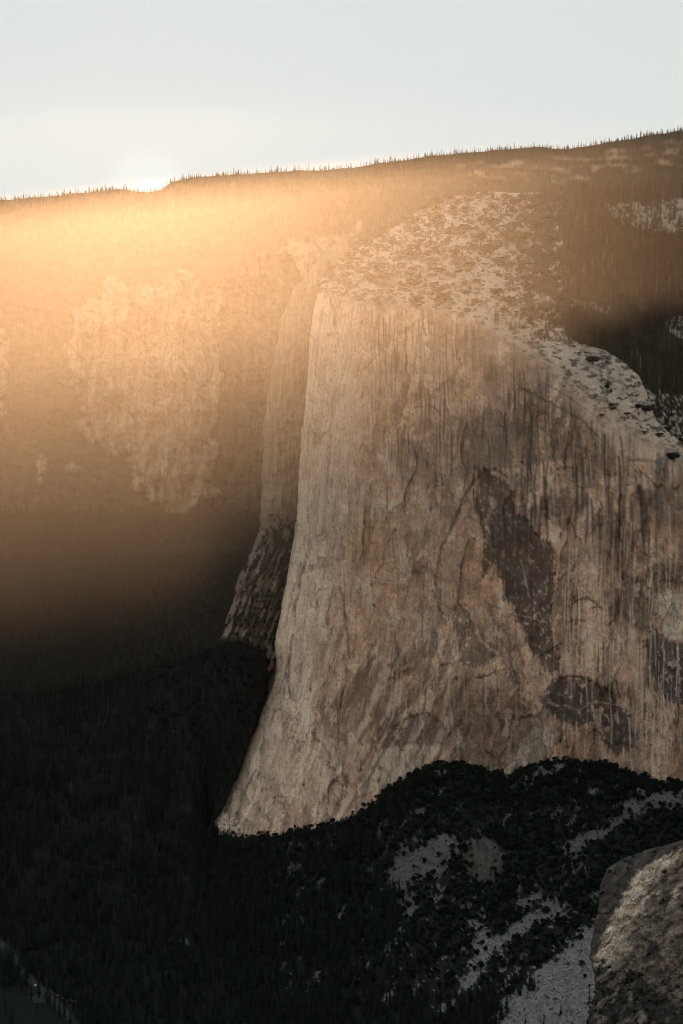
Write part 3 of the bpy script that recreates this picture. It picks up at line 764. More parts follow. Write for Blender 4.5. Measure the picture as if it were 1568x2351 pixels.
# =================================================================== west buttress behind the nose
def build_buttress():
    el = [(540, 790), (575, 752), (610, 722), (660, 678), (720, 650), (840, 626), (960, 606), (1100, 601), (1200, 598), (1230, 590), (1290, 566), (1330, 545), (1380, 534), (1420, 520), (1440, 512), (1500, 489), (1545, 500), (1556, 520), (1700, 440)]
    nb, na = 420, 150
    b = np.linspace(542, 1700, nb)
    xl = curve(el, b) + 4 * fbm(b / 26, b * 0 + 0.4, 4, 501)
    u = np.linspace(0, 1, na)
    a = xl[:, None] + u[None] * (800 - xl)[:, None]
    b = np.repeat(b[:, None], na, 1)
    D = 4235 + (1560 - b) * 0.42 + (a - 600) * 0.10
    D = D - 0.004 * np.maximum(b - 1200, 0) ** 1.6
    t = np.clip((a - xl[:, None]) / 60, 0, 1)
    D += 110 * (1 - np.sqrt(1 - (1 - t) ** 2))
    wa = a + 8 * fbm(a / 22, b / 22, 4, 511); wb = b + 8 * fbm(a / 22, b / 22, 4, 512)
    low = sm(1160, 1230, wb)
    sh = a + (b - 1400) * 0.45 * low
    D += (ridged(sh / 20, b / 180, 3, 521) - 0.5) * (14 + 10 * low) + fbm(a / 15, b / 18, 4, 522) * 10
    P = at(a, b, D)
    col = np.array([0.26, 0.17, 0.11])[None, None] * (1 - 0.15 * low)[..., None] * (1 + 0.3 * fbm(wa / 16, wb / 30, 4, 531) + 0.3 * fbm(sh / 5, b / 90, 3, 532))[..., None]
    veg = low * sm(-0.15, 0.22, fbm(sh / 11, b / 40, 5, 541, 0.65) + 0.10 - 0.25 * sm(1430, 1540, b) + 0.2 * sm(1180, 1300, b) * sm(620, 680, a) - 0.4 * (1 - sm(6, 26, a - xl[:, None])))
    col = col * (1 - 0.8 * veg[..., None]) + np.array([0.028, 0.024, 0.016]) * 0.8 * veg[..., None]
    k = np.arange(5, 0, -1)
    left = np.stack([P[:, 0] + np.array([5.0 * i, 22.0 * i ** 1.6, -3.0 * i]) for i in k], 1)
    PP = np.concatenate([left, P], 1); CC = np.concatenate([np.repeat(col[:, :1], 5, 1), col], 1)
    top = np.stack([PP[0] + np.array([0, 40.0 * i ** 1.4, -3.0 * i ** 1.5]) for i in k], 0)
    PP = np.concatenate([top, PP], 0); CC = np.concatenate([np.repeat(CC[:1], 5, 0), CC], 0)
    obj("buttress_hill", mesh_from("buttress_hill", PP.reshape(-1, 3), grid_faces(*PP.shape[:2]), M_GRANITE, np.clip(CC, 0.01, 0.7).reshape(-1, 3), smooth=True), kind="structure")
    return dict(P=P, a=a, b=b, veg=veg)


BUT = build_buttress()


# =================================================================== wooded plateau slope on the right, behind the shoulder
def build_plateau():
    ac = np.arange(1130.0, 2400.0, 4.0)
    crest = np.interp(ac, [1130, 1290, 1400, 1480, 1568, 1960], [462, 446, 444, 442, 436, 420]) + 2 * fbm(ac / 40, ac * 0, 3, 601)
    nv = 150
    v = np.linspace(0, 1, nv)
    b = crest[None] + v[:, None] * (1260 - crest)[None]
    a = np.repeat(ac[None], nv, 0)
    D = np.interp(b, [420, 440, 470, 540, 700, 1000, 1260], [5150, 5090, 5010, 4900, 4740, 4480, 4330]) + 14 * fbm(a / 60, b / 40, 4, 602)
    P = at(a, b, D)
    wa = a + 10 * fbm(a / 25, b / 18, 4, 611); wb = b + 6 * fbm(a / 25, b / 18, 4, 612)
    slabs = inside([(1385, 470), (1568, 455), (1900, 440), (1900, 540), (1560, 535), (1472, 527), (1424, 513)], wa, wb) | inside([(1528, 735), (1560, 728), (1620, 740), (1620, 790), (1545, 772)], wa, wb)
    slabs |= (ribbon([(1290, 690), (1340, 700), (1390, 712)], 8, wa, wb)) | inside([(1440, 905), (1490, 890), (1600, 920), (1640, 1050), (1560, 1040), (1490, 960)], wa, wb) & (fbm(a / 9, b / 6, 3, 613) > 0.05)
    slabs &= fbm(wa / 14, wb / 6, 3, 614) > -0.15
    col = np.array([0.035, 0.03, 0.02])[None, None] * (1 + 0.4 * fbm(a / 10, b / 10, 3, 621))[..., None]
    st = np.array([0.42, 0.33, 0.25])[None, None] * (1 + 0.3 * fbm(wa / 6, wb / 4, 4, 622))[..., None]
    col = np.where(slabs[..., None], st, col)
    k = np.arange(5, 0, -1)
    back = np.stack([P[0] + np.array([0, 40.0 * i ** 1.3, -6.0 * i ** 1.5]) for i in k], 0)
    PP = np.concatenate([back, P], 0); CC = np.concatenate([np.repeat(col[:1], 5, 0), col], 0)
    obj("plateau_hill", mesh_from("plateau_hill", PP.reshape(-1, 3), grid_faces(*PP.shape[:2]), M_EARTH, np.clip(CC, 0.01, 0.7).reshape(-1, 3), smooth=True), kind="structure")
    return dict(P=P, a=a, b=b, slabs=slabs)


PLAT = build_plateau()


# =================================================================== near outcrop, lower right
def build_outcrop():
    el = [(1915, 1625), (1922, 1590), (1937, 1540), (1952, 1482), (1972, 1428), (1994, 1396), (2030, 1379), (2080, 1374), (2125, 1364), (2195, 1354), (2230, 1364), (2280, 1367), (2350, 1345), (2450, 1310), (2700, 1230)]
    el = sorted(el)
    nb, na = 330, 330
    b = np.concatenate([np.linspace(1915, 2440, 290), np.linspace(2440, 2700, 41)[1:]])
    xl = curve(el, b) + 3.0 * fbm(b / 16, b * 0 + 2.4, 4, 701)
    u = np.linspace(0, 1, na) ** 1.5
    a = xl[:, None] + u[None] * (2500 - xl)[:, None]
    b = np.repeat(b[:, None], na, 1)
    wa = a + 6 * fbm(a / 18, b / 18, 4, 711); wb = b + 6 * fbm(a / 18, b / 18, 4, 712)
    ribx = np.interp(b, [1900, 1925, 1950, 1975, 2000, 2030, 2080, 2130, 2180, 2215, 2300, 2700], [1640, 1600, 1560, 1510, 1468, 1448, 1424, 1398, 1378, 1362, 1380, 1330])
    e = a - xl[:, None]
    D = 2470 - (b - 1915) * 0.50
    g = a - ribx
    D += np.where(g < 0, np.minimum(-g, 110) * 0.75, 0.12 * g - 6 * np.sin(np.clip(g / 45, 0, 3.1)))
    t = np.clip(e / 30, 0, 1)
    D += 45 * (1 - np.sqrt(1 - (1 - t) ** 2))
    # top edge rolls away too
    t = np.clip((b - 1915) / 30, 0, 1)
    D += 70 * (1 - t) ** 2
    sh = wa * 0.62 + wb * 0.78          # foliation runs down to the left
    sp = wa * 0.78 - wb * 0.62
    D += ((ridged(sh / 26, sp / 140, 4, 721) - 0.5) * 7 + fbm(a / 26, b / 26, 4, 722) * 4 + (ridged(wa / 80, wb / 80, 2, 723) - 0.5) * 9) * (0.45 + 0.55 * sm(-60, 0, g)) - 3.5 * (1 - sm(0.0, 0.07, np.abs(perlin(sh / 30, sp / 110, 771)))) - 2.0 * (1 - sm(0.0, 0.08, np.abs(perlin(sp / 26, sh / 60, 772)))) + fbm(a / 22, b / 40, 4, 724) * 5
    P = at(a, b, D)
    n1 = fbm(wa / 16, wb / 16, 5, 731, 0.6); n2 = fbm(sh / 6 + 0.4 * n1, sp / 70, 4, 732); n3 = fbm(a / 3.5, b / 3.5, 3, 733, 0.7)
    col = np.array([0.155, 0.108, 0.078])[None, None] * np.clip(1 + 0.45 * n1 + 0.55 * n2 + 0.6 * n3, 0.2, 2.4)[..., None]
    ribk = sm(52, 4, np.abs(g - 20 + 16 * n1 + 10 * n2)) * sm(2245, 2190, wb)
    broad = sm(0.02, 0.4, fbm(sh / 30, sp / 55, 5, 741, 0.6) + 0.25 * sm(90, 20, g)) * sm(0, 25, g) * sm(190, 70, g) * sm(2235, 2150, b + 0.2 * g)
    rib = np.clip(np.maximum(ribk, broad * 0.85) * (0.75 + 0.5 * n2 + 0.3 * n3), 0, 1)  # crest painted pale where the sky lights it
    col = col * (1 - rib[..., None]) + np.array([0.60, 0.43, 0.31]) * np.clip(1 + 0.3 * n2 + 0.45 * n3, 0.3, 1.4)[..., None] * rib[..., None]
    left = sm(4, -12, g + 8 * n1)[..., None]
    lc = np.array([0.062, 0.044, 0.034]) * np.clip(1 + 0.7 * fbm(sh / 8, sp / 60, 4, 755) + 0.8 * n1 + 0.35 * n3, 0.2, 2.6)[..., None]
    col = col * (1 - left) + lc * left
    fol = ridged(sh / 11 + 0.5 * n1, sp / 70, 3, 773)
    col = col * np.clip(1.25 - 0.75 * sm(0.45, 0.85, fol), 0.4, 1.3)[..., None]
    fis = (1 - sm(0.0, 0.05, np.abs(perlin(sh / 30, sp / 110, 771)))) * sm(-0.1, 0.2, n1)
    col = col * (1 - 0.7 * fis[..., None])
    low = sm(2150, 2290, b - 0.35 * (a - 1400))
    veg = sm(0.02, 0.5, fbm(sh / 24, sp / 40, 5, 761, 0.62) + 0.55 * low + 0.08 * sm(40, 140, g) - 0.3 * rib - 0.12)
    col = col * (1 - 0.88 * veg[..., None]) + np.array([0.020, 0.020, 0.015]) * (1 + 0.6 * n3)[..., None] * 0.88 * veg[..., None]
    k = np.arange(6, 0, -1)
    leftP = np.stack([P[:, 0] + np.array([0.2 * 14.0 * i ** 1.7 + 2.0 * i, 14.0 * i ** 1.7, -0.42 * 14.0 * i ** 1.7 - 4.0 * i]) for i in k], 1)
    PP = np.concatenate([leftP, P], 1); CC = np.concatenate([np.repeat(col[:, :1], 6, 1), col], 1)
    top = np.stack([PP[0] + np.array([0, 16.0 * i ** 1.5, -14.0 * i ** 1.6]) for i in k], 0)
    PP = np.concatenate([top, PP], 0); CC = np.concatenate([np.repeat(CC[:1], 6, 0), CC], 0)
    obj("rocky_hill", mesh_from("rocky_hill", PP.reshape(-1, 3), grid_faces(*PP.shape[:2]), M_GRANITE, np.clip(CC, 0.01, 0.75).reshape(-1, 3), smooth=True), kind="structure")
    return dict(P=P, a=a, b=b, veg=veg, rib=rib)


OUT = build_outcrop()


# =================================================================== trees
def conifer_shape(seed, tiers, nb, R=0.17, low=0.12, gaps=0.12):
    """unit-height conifer: crown sprays (quads) and trunk (quads)"""
    r = np.random.default_rng(seed)
    V = []; F = []
    for i in range(tiers):
        t = i / (tiers - 1.0)
        z = low + (1 - low) * (t ** 0.92) * 0.97
        rad = R * (1 - t) ** 0.75 * r.uniform(0.75, 1.15) + 0.012
        if i < tiers * 0.15:
            rad *= 0.75
        for j in range(nb):
            if r.random() < gaps:
                continue
            an = 2 * np.pi * (j + r.uniform(-.35, .35)) / nb + i * 1.1
            L = rad * r.uniform(0.55, 1.25); d = np.array([np.cos(an), np.sin(an), 0]); s = np.array([-np.sin(an), np.cos(an), 0])
            zz = z + r.uniform(-.02, .02); wdt = L * r.uniform(0.28, 0.5); dr = L * r.uniform(0.25, 0.6)
            b = len(V)
            V += [np.array([0, 0, zz + 0.03]), d * L * 0.6 + s * wdt + [0, 0, zz - dr * 0.6], d * L + [0, 0, zz - dr], d * L * 0.6 - s * wdt + [0, 0, zz - dr * 0.6]]
            F.append([b, b + 1, b + 2, b + 3])
    b = len(V)
    V += [np.array([0.012, 0, 0.9]), np.array([-0.008, 0.011, 0.9]), np.array([0, -0.01, 1.0]), np.array([0.002, 0.002, 1.03])]
    F += [[b, b + 1, b + 3, b + 2]]
    TV = []; TF = []
    n = 5
    for z, rr in ((-0.06, 0.022), (0.35, 0.016), (0.97, 0.003)):
        for j in range(n):
            TV.append([rr * np.cos(2 * np.pi * j / n), rr * np.sin(2 * np.pi * j / n), z])
    for k in range(2):
        for j in range(n):
            TF.append([k * n + j, k * n + (j + 1) % n, (k + 1) * n + (j + 1) % n, (k + 1) * n + j])
    return np.array(V), np.array(F), np.array(TV, float), np.array(TF)


def round_shape(seed, n=120, flat=1.0, leaf=0.13):
    """unit-height broad crown of leaf clumps on a short trunk"""
    r = np.random.default_rng(seed)
    lob = r.normal(0, 1, (7, 3)); lob /= np.linalg.norm(lob, axis=1)[:, None]
    V = []; F = []
    for i in range(n):
        d = r.normal(0, 1, 3); d /= np.linalg.norm(d)
        k = 0.72 + 0.33 * max(0, (lob @ d).max()) ** 4
        rad = k * r.uniform(0.55, 1.0) ** 0.5
        c = d * rad * np.array([0.46, 0.46, 0.40 * flat]) + [0, 0, 0.58 * flat]
        if c[2] < 0.12 * flat:
            continue
        u = r.normal(0, 1, 3); u /= np.linalg.norm(u); w = np.cross(u, d); w /= np.linalg.norm(w) + 1e-6; u = np.cross(d, w) * 0.8 + 0.4 * d
        s = leaf * r.uniform(0.6, 1.3); b = len(V)
        V += [c - u * s, c + w * s * 0.8, c + u * s, c - w * s * 0.8]
        F.append([b, b + 1, b + 2, b + 3])
    TV = []; TF = []
    m = 5
    for z, rr, ox in ((-0.1, 0.05, 0), (0.3 * flat, 0.035, 0.02), (0.7 * flat, 0.012, -0.02)):
        for j in range(m):
            TV.append([rr * np.cos(2 * np.pi * j / m) + ox, rr * np.sin(2 * np.pi * j / m), z])
    for k in range(2):
        for j in range(m):
            TF.append([k * m + j, k * m + (j + 1) % m, (k + 1) * m + (j + 1) % m, (k + 1) * m + j])
    return np.array(V), np.array(F), np.array(TV, float), np.array(TF)


def snag_shape(seed):
    r = np.random.default_rng(seed)
    V = []; F = []
    n = 5
    zs = [(-0.05, 0.026), (0.3, 0.02), (0.7, 0.012), (1.0, 0.002)]
    for z, rr in zs:
        for j in range(n):
            V.append([rr * np.cos(2 * np.pi * j / n), rr * np.sin(2 * np.pi * j / n), z])
    for k in range(3):
        for j in range(n):
            F.append([k * n + j, k * n + (j + 1) % n, (k + 1) * n + (j + 1) % n, (k + 1) * n + j])
    BV = []; BF = []
    for i in range(34):
        z = r.uniform(0.3, 0.97); an = r.uniform(0, 6.28); L = 0.11 * (1.05 - z) * r.uniform(0.6, 1.4) + 0.012
        d = np.array([np.cos(an), np.sin(an), -0.25]); b = len(BV)
        BV += [np.array([0, 0, z + .006]), np.array([0, 0, z - .006]), d * L + [0, 0, z - .004], d * L + [0, 0, z + .004]]
        BF.append([b, b + 1, b + 2, b + 3])
    return np.array(BV), np.array(BF), np.array(V, float), np.array(F)


def merged_forest(name, pos, height, spread, shapes, base, mat, label, cat, odd=1.0):
    """one mass of trees nobody could count"""
    r = np.random.default_rng(abs(hash(name)) % 1000 if False else len(name) * 13 + len(pos))
    which = r.integers(0, len(shapes), len(pos)); ang = r.uniform(0, 6.283, len(pos)); br = r.uniform(0.35, 1.0, len(pos)) + (r.random(len(pos)) < 0.2) * r.uniform(0.4, 1.8, len(pos)) + odd * (r.random(len(pos)) < 0.05) * r.uniform(0.6, 3.0, len(pos))
    Vs = []; Fs = []; Cs = []; off = 0
    warm = r.random(len(pos)) < 0.03
    for k, (v, f, tv, tf) in enumerate(shapes):
        ii = np.nonzero(which == k)[0]
        if not len(ii):
            continue
        vv = np.concatenate([v, tv]); ff = np.concatenate([f, tf + len(v)])
        c, s = np.cos(ang[ii])[:, None], np.sin(ang[ii])[:, None]
        H = height[ii][:, None]; S = H * spread[ii][:, None]
        X = (vv[None, :, 0] * c - vv[None, :, 1] * s) * S + pos[ii, 0][:, None]
        Y = (vv[None, :, 0] * s + vv[None, :, 1] * c) * S + pos[ii, 1][:, None]
        Z = vv[None, :, 2] * H + pos[ii, 2][:, None]
        Vs.append(np.stack([X, Y, Z], -1).reshape(-1, 3))
        Fs.append((ff[None] + (np.arange(len(ii)) * len(vv))[:, None, None] + off).reshape(-1, 4)); off += len(ii) * len(vv)
        cc = np.asarray(base)[None, None] * br[ii][:, None, None] * np.where(warm[ii][:, None, None], np.array([2.2, 1.5, 1.2]), 1.0)
        cc = np.repeat(cc, len(vv), 1); cc = cc * (1 + 0.5 * (vv[None, :, 2:3] > 2))
        Cs.append(cc.reshape(-1, 3))
    me = mesh_from(name, np.concatenate(Vs), np.concatenate(Fs), mat, np.concatenate(Cs))
    return obj(name, me, kind="stuff", label=label, category=cat)


def sample_on(P, weight, n, r):
    """n random points of a grid surface, by true area times weight"""
    e1 = P[1:, :-1] - P[:-1, :-1]; e2 = P[:-1, 1:] - P[:-1, :-1]
    ar = np.hypot(np.hypot(*np.moveaxis(np.cross(e1, e2), -1, 0)[:2]), np.cross(e1, e2)[..., 2]) * weight[:-1, :-1]
    p = ar.ravel() / ar.sum()
    idx = r.choice(len(p), n, p=p)
    i, j = np.unravel_index(idx, ar.shape)
    u, v = r.random((2, n))
    pt = P[i, j] * ((1 - u) * (1 - v))[:, None] + P[i + 1, j] * (u * (1 - v))[:, None] + P[i, j + 1] * ((1 - u) * v)[:, None] + P[i + 1, j + 1] * (u * v)[:, None]
    return pt, ar.sum()


def visible_frame(px, py, mx=4):
    return (px > mx) & (px < IMG_W - mx) & (py > mx) & (py < IMG_H - mx)


def tree_kind(name, shapes, leaf_mat, bark_mat, crown="crown"):
    """prototype things (an Empty with crown and trunk), copied later"""
    protos = []
    for i, (v, f, tv, tf) in enumerate(shapes):
        protos.append((mesh_from(name + "_" + crown, v, f, leaf_mat), mesh_from(name + "_trunk", tv, tf, bark_mat)))
    return protos


def plant(name, protos, pts, heights, spreads, label, group, category="tree", r=rng, crown="crown"):
    """one thing per tree: first of each shape is built, the others are copies of it and of its parts"""
    first = {}
    for n, (p, h, s) in enumerate(zip(pts, heights, spreads)):
        k = int(r.integers(0, len(protos)))
        if k not in first:
            t = bpy.data.objects.new(name, None); t.empty_display_size = 1
            link(t)
            c = link(bpy.data.objects.new(crown, protos[k][0]), t)
            w = link(bpy.data.objects.new("trunk", protos[k][1]), t)
            first[k] = (t, c, w)
        else:
            t0, c0, w0 = first[k]
            t = t0.copy(); link(t)
            c = c0.copy(); c.parent = t; link(c)
            w = w0.copy(); w.parent = t; link(w)
        t.location = p; t.scale = (h * s, h * s, h); t.rotation_euler = (0, 0, float(r.uniform(0, 6.28)))
        lab = label(n, p) if callable(label) else label
        t['label'] = lab; t['category'] = category; t['group'] = group


CON_HI = [conifer_shape(s, 13, 8, R=0.17 + 0.02 * (s % 3)) for s in range(6)]
CON_LO = [conifer_shape(20 + s, 8, 6, R=0.18 + 0.02 * (s % 3)) for s in range(6)]
CON_XLO = [conifer_shape(40 + s, 6, 5, R=0.19 + 0.02 * (s % 2)) for s in range(5)]
OAK_HI = [round_shape(60 + s, 170, 1.0, 0.12) for s in range(5)]
OAK_LO = [round_shape(70 + s, 70, 1.0, 0.17) for s in range(5)]
BUSH = [round_shape(80 + s, 90, 0.62, 0.15) for s in range(5)]

# ---- far hill forest
b_ = HILL['b']; a_ = HILL['a']
w = (~HILL['rock']).astype(float) * (a_ > -330) * (a_ < 1900)
hid = (a_ > 800) & (b_ > 640)
w *= np.where(hid, 0.0, 1.0) * np.where((a_ > 1000) & (HILL['t'] > 12) & (HILL['t'] < 100), 0.75, 1.0)
w = w + 0.02 * (HILL['cliff'] | HILL['knob']) * (a_ > -140)
pts, area = sample_on(HILL['P'], w, 22000, rng)
keep = pts[:, 2] > 0
merged_forest("hillside_forest", pts[keep], rng.uniform(9, 21, keep.sum()), rng.uniform(0.8, 1.2, keep.sum()), CON_XLO, (0.036, 0.034, 0.020), M_FOREST, "hazy conifer forest covering the far hillside", "forest", odd=0.4)

# ---- firs along the skyline
ac = HILL['a'][0]
sel = (ac > -10) & (ac < IMG_W + 10)
cum = np.nonzero(sel)[0]
ci = rng.choice(cum[:-1], 290, replace=True)
fr = rng.random(290)[:, None]
skp = HILL['P'][0][ci] * (1 - fr) + HILL['P'][0][ci + 1] * fr + np.stack([rng.uniform(-2, 2, 290), rng.uniform(-12, 25, 290), np.full(290, -1.0)], -1)
pr = tree_kind("fir_tree", CON_HI, M_NEEDLE, M_BARK)
hh = rng.uniform(5, 10, 290) * np.where(rng.random(290) < 0.15, 1.5, 1.0)
plant("fir_tree", pr, skp, hh, rng.uniform(1.1, 1.8, 290), "small backlit fir standing on the distant ridge against the pale sky", "firs along the ridge skyline")

# ---- plateau forest, right
P, a_, b_ = PLAT['P'], PLAT['a'], PLAT['b']
w = np.where(PLAT['slabs'], 0.10, 1.0) * (a_ > 1245) * (a_ < 2000) * (b_ < 1180)
w = w * np.where(b_ > 905, 0.35, 1.0)
pts, area = sample_on(P, w, 4600, rng)
merged_forest("plateau_forest", pts, rng.uniform(16, 44, len(pts)), rng.uniform(0.7, 1.3, len(pts)), CON_LO, (0.024, 0.017, 0.010), M_FOREST, "dense brown-green conifer forest on the slope behind the granite shoulder", "forest", odd=1.3)
w2 = w * (a_ < 1560) * (a_ > 1300) * (b_ > 480) * (b_ < 1000) * np.exp(-((a_ - 1390) / 130) ** 2)
pts, _ = sample_on(P, w2, 46, rng)
pts[:8] = at(np.array([1404, 1411, 1388, 1446, 1453, 1470, 1536, 1330]), np.array([610, 640, 632, 670, 672, 722, 665, 900]), np.interp([610, 640, 632, 670, 672, 722, 665, 900], [420, 440, 470, 540, 700, 1000], [5150, 5090, 5010, 4900, 4740, 4480]))
pr = tree_kind("dead_tree", [snag_shape(90 + s) for s in range(4)], M_SNAG, M_SNAG, crown="branches")
plant("dead_tree", pr, pts, rng.uniform(16, 28, len(pts)), rng.uniform(1.3, 2.2, len(pts)), "pale bare dead conifer standing among dark trees on the wooded plateau slope", "dead trees in the plateau forest", crown="branches")

# ---- summit dome: scattered pines and low bushes
P, a_, b_ = MT['P'], MT['a'], MT['b']
dense = sm(-0.1, 0.35, fbm(a_ / 34, b_ / 14, 3, 801) + 0.25 * sm(1120, 1280, a_) + 0.2 * sm(900, 770, a_))
w = MT['slab'] * (MT['q'] > 0.03) * (0.12 + dense) * (b_ > 446) * (0.25 + 0.75 * sm(800, 680, b_))
pts, _ = sample_on(P, w, 300, rng)
pr = tree_kind("pine_tree", CON_HI[:3] + OAK_HI[:3], M_NEEDLE, M_BARK)
plant("pine_tree", pr, pts, rng.uniform(7, 17, 300) * np.where(rng.random(300) < 0.12, 1.5, 1.0), rng.uniform(1.5, 2.5, 300), "small dark pine scattered over the pale slabs of the summit dome", "pines scattered on the summit slabs")
pts, _ = sample_on(P, w, 300, rng)
pr = tree_kind("bush", BUSH, M_BUSH, M_BARK)
plant("bush", pr, pts, rng.uniform(3.5, 7, 300), rng.uniform(1.5, 3.4, 300), "low dark bush clinging to the pale granite of the summit dome", "bushes on the summit slabs", "bush")
pts, _ = sample_on(P, w * (0.2 + MT['heath']), 900, rng)
merged_forest("summit_scrub_vegetation", pts, rng.uniform(1.5, 3.4, len(pts)), rng.uniform(1.2, 3.6, len(pts)), [round_shape(s, 30, 0.6, 0.2) for s in range(3)], (0.042, 0.038, 0.022), M_FOREST, "low scrub dotted over the summit slabs", "scrub")
# deep wood where the dome meets the plateau slope
w = MT['slab'] * MT['woods'] * (b_ > 446) * (b_ < 800)
pts, _ = sample_on(P, w, 1500, rng)
merged_forest("shoulder_forest", pts, rng.uniform(8, 20, len(pts)), rng.uniform(0.8, 1.2, len(pts)), CON_LO, (0.030, 0.026, 0.017), M_FOREST, "conifers crowding the right edge of the summit dome", "forest")

# ---- buttress vegetation
w = BUT['veg'] * (BUT['b'] > 1180) * (BUT['b'] < 1600) * (BUT['a'] < 720)
pts, _ = sample_on(BUT['P'], w, 1500, rng)
merged_forest("buttress_vegetation", pts, rng.uniform(2.5, 8, len(pts)), rng.uniform(0.7, 1.1, len(pts)), OAK_LO, (0.022, 0.022, 0.014), M_FOREST, "dark scrub on the ribs of the buttress behind the cliff edge", "scrub")

# ---- outcrop vegetation
w = OUT['veg'] * (OUT['b'] < 2420) * (OUT['a'] < 1640)
pts, _ = sample_on(OUT['P'], w, 420, rng)
merged_forest("outcrop_vegetation", pts, rng.uniform(1.0, 3.6, len(pts)), rng.uniform(0.8, 1.5, len(pts)), OAK_LO, (0.007, 0.011, 0.009), M_FOREST, "dark scrub growing over the near rocky outcrop", "scrub")

# ---- valley forest
P, a_, b_ = VAL['P'], VAL['a'], VAL['b']
bare = VAL['scree'] | VAL['slabrock']
thin = np.where(bare, np.where((b_ > 2090) & (a_ > 1130), 0.012, 0.07), 1.0) * np.where(VAL['slabrock'], 0.5, 1.0)
base = curve(BASE, a_)
front = (b_ > base - 7) | (a_ < curve(EDGE_L, b_) - 5)
w = thin * np.where(VAL['road'] & ~((b_ > 2196) & (b_ < 2246)), 0.0, 1.0) * np.where(VAL['meadow'], 0.05, 1.0) * (a_ > -300) * (a_ < 1800) * front * (b_ < 2480)
w = w * np.where((b_ > 2130) & (a_ > 1380), 0.3, 1.0) * np.where(VAL['scree'] & (a_ > 860), 0.5, 1.0) * np.where(b_ < 1900, 1.0, 1.0)
pts, area = sample_on(P, w * np.where((a_ > 480) & (b_ < 2200), 1.7, 1.0) * np.where((np.abs(b_ - base - 8) < 22) & (a_ > 480), 2.6, 1.0), 36000, rng)
px, py = project(pts)
oakish = (np.clip((px - 420) / 500, 0, 1) * np.clip((2330 - py) / 420, 0, 1) * 0.8 + 0.75 * np.clip((px - 880) / 120, 0, 1) * np.clip((2330 - py) / 60, 0, 1) + 0.55 * np.clip((px - 240) / 260, 0, 1) * np.clip((1750 - py) / 100, 0, 1)) * np.where(py < 1960, 0.75, 1.0) > rng.random(len(pts))
hgt = np.where(oakish, 3.5 + 11 * rng.random(len(pts)) ** 1.8, rng.uniform(13, 30, len(pts)))
inb = np.hypot(0, py - curve(BASE, px))
hgt = np.where((inb < 30) & (px > 500), np.minimum(hgt, rng.uniform(3, 11, len(pts))), hgt)
hgt = np.where(oakish & (px > 860) & (py > 1850), hgt * 0.75, hgt)
fr = visible_frame(px, py, 8) & (px < 1350)
# the nearest conifers are things of their own
cand = np.nonzero(fr & ~oakish & (py < 2345))[0]
near = cand[np.argsort(-(hgt[cand] / pts[cand, 1]))[:0]] if False else cand[np.argsort(pts[cand, 1] - 6 * hgt[cand])[:300]]
pr = tree_kind("tall_conifer", CON_HI, M_NEEDLE, M_BARK)
plant("tall_conifer", pr, pts[near], hgt[near], rng.uniform(0.85, 1.15, len(near)), "tall dark conifer standing in the shaded forest on the valley floor", "tall conifers on the valley floor")
cand = np.nonzero(fr & oakish)[0]
key = np.abs(py[cand] - curve(BASE, px[cand]) - 8) + 0.02 * (pts[cand, 1] - 3000)
oak = cand[np.argsort(key)[:300]]
pr = tree_kind("oak_tree", OAK_HI, M_LEAF, M_BARK)
plant("oak_tree", pr, pts[oak], hgt[oak], rng.uniform(0.85, 1.2, len(oak)), "dark rounded tree at the foot of the sheer granite face", "rounded trees along the foot of the cliff")
rest = np.ones(len(pts), bool); rest[near] = False; rest[oak] = False
m = rest & ~oakish
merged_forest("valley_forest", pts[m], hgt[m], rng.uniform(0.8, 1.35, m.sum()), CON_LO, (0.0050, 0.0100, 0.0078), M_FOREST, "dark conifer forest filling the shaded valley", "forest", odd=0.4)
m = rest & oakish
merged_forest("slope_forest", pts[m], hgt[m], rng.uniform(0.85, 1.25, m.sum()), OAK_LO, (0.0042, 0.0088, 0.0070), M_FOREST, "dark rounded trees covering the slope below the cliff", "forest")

# one rust-red dead conifer near the bottom
p = at(956, 2300, valley_depth(np.array(956.0), np.array(2300.0)))
plant("dead_conifer", tree_kind("dead_conifer", [conifer_shape(7, 13, 8, R=0.15)], M_RUST, M_BARK), [p], [40.0], [1.0], "rust-red dead conifer among dark trees at the bottom of the forest", "dead conifers in the valley")

# =================================================================== talus: rubble and the bigger boulders
def rock_shape(seed):
    r = np.random.default_rng(seed)
    import bmesh
    bm = bmesh.new(); bmesh.ops.create_icosphere(bm, subdivisions=1, radius=0.5)
    for v_ in bm.verts:
        v_.co *= r.uniform(0.7, 1.15)
    V = np.array([v_.co[:] for v_ in bm.verts]) * r.uniform(0.7, 1.2, 3)
    bm.verts.ensure_lookup_table()
    F = np.array([[q.index for q in f.verts] for f in bm.faces]); bm.free()
    return V, F


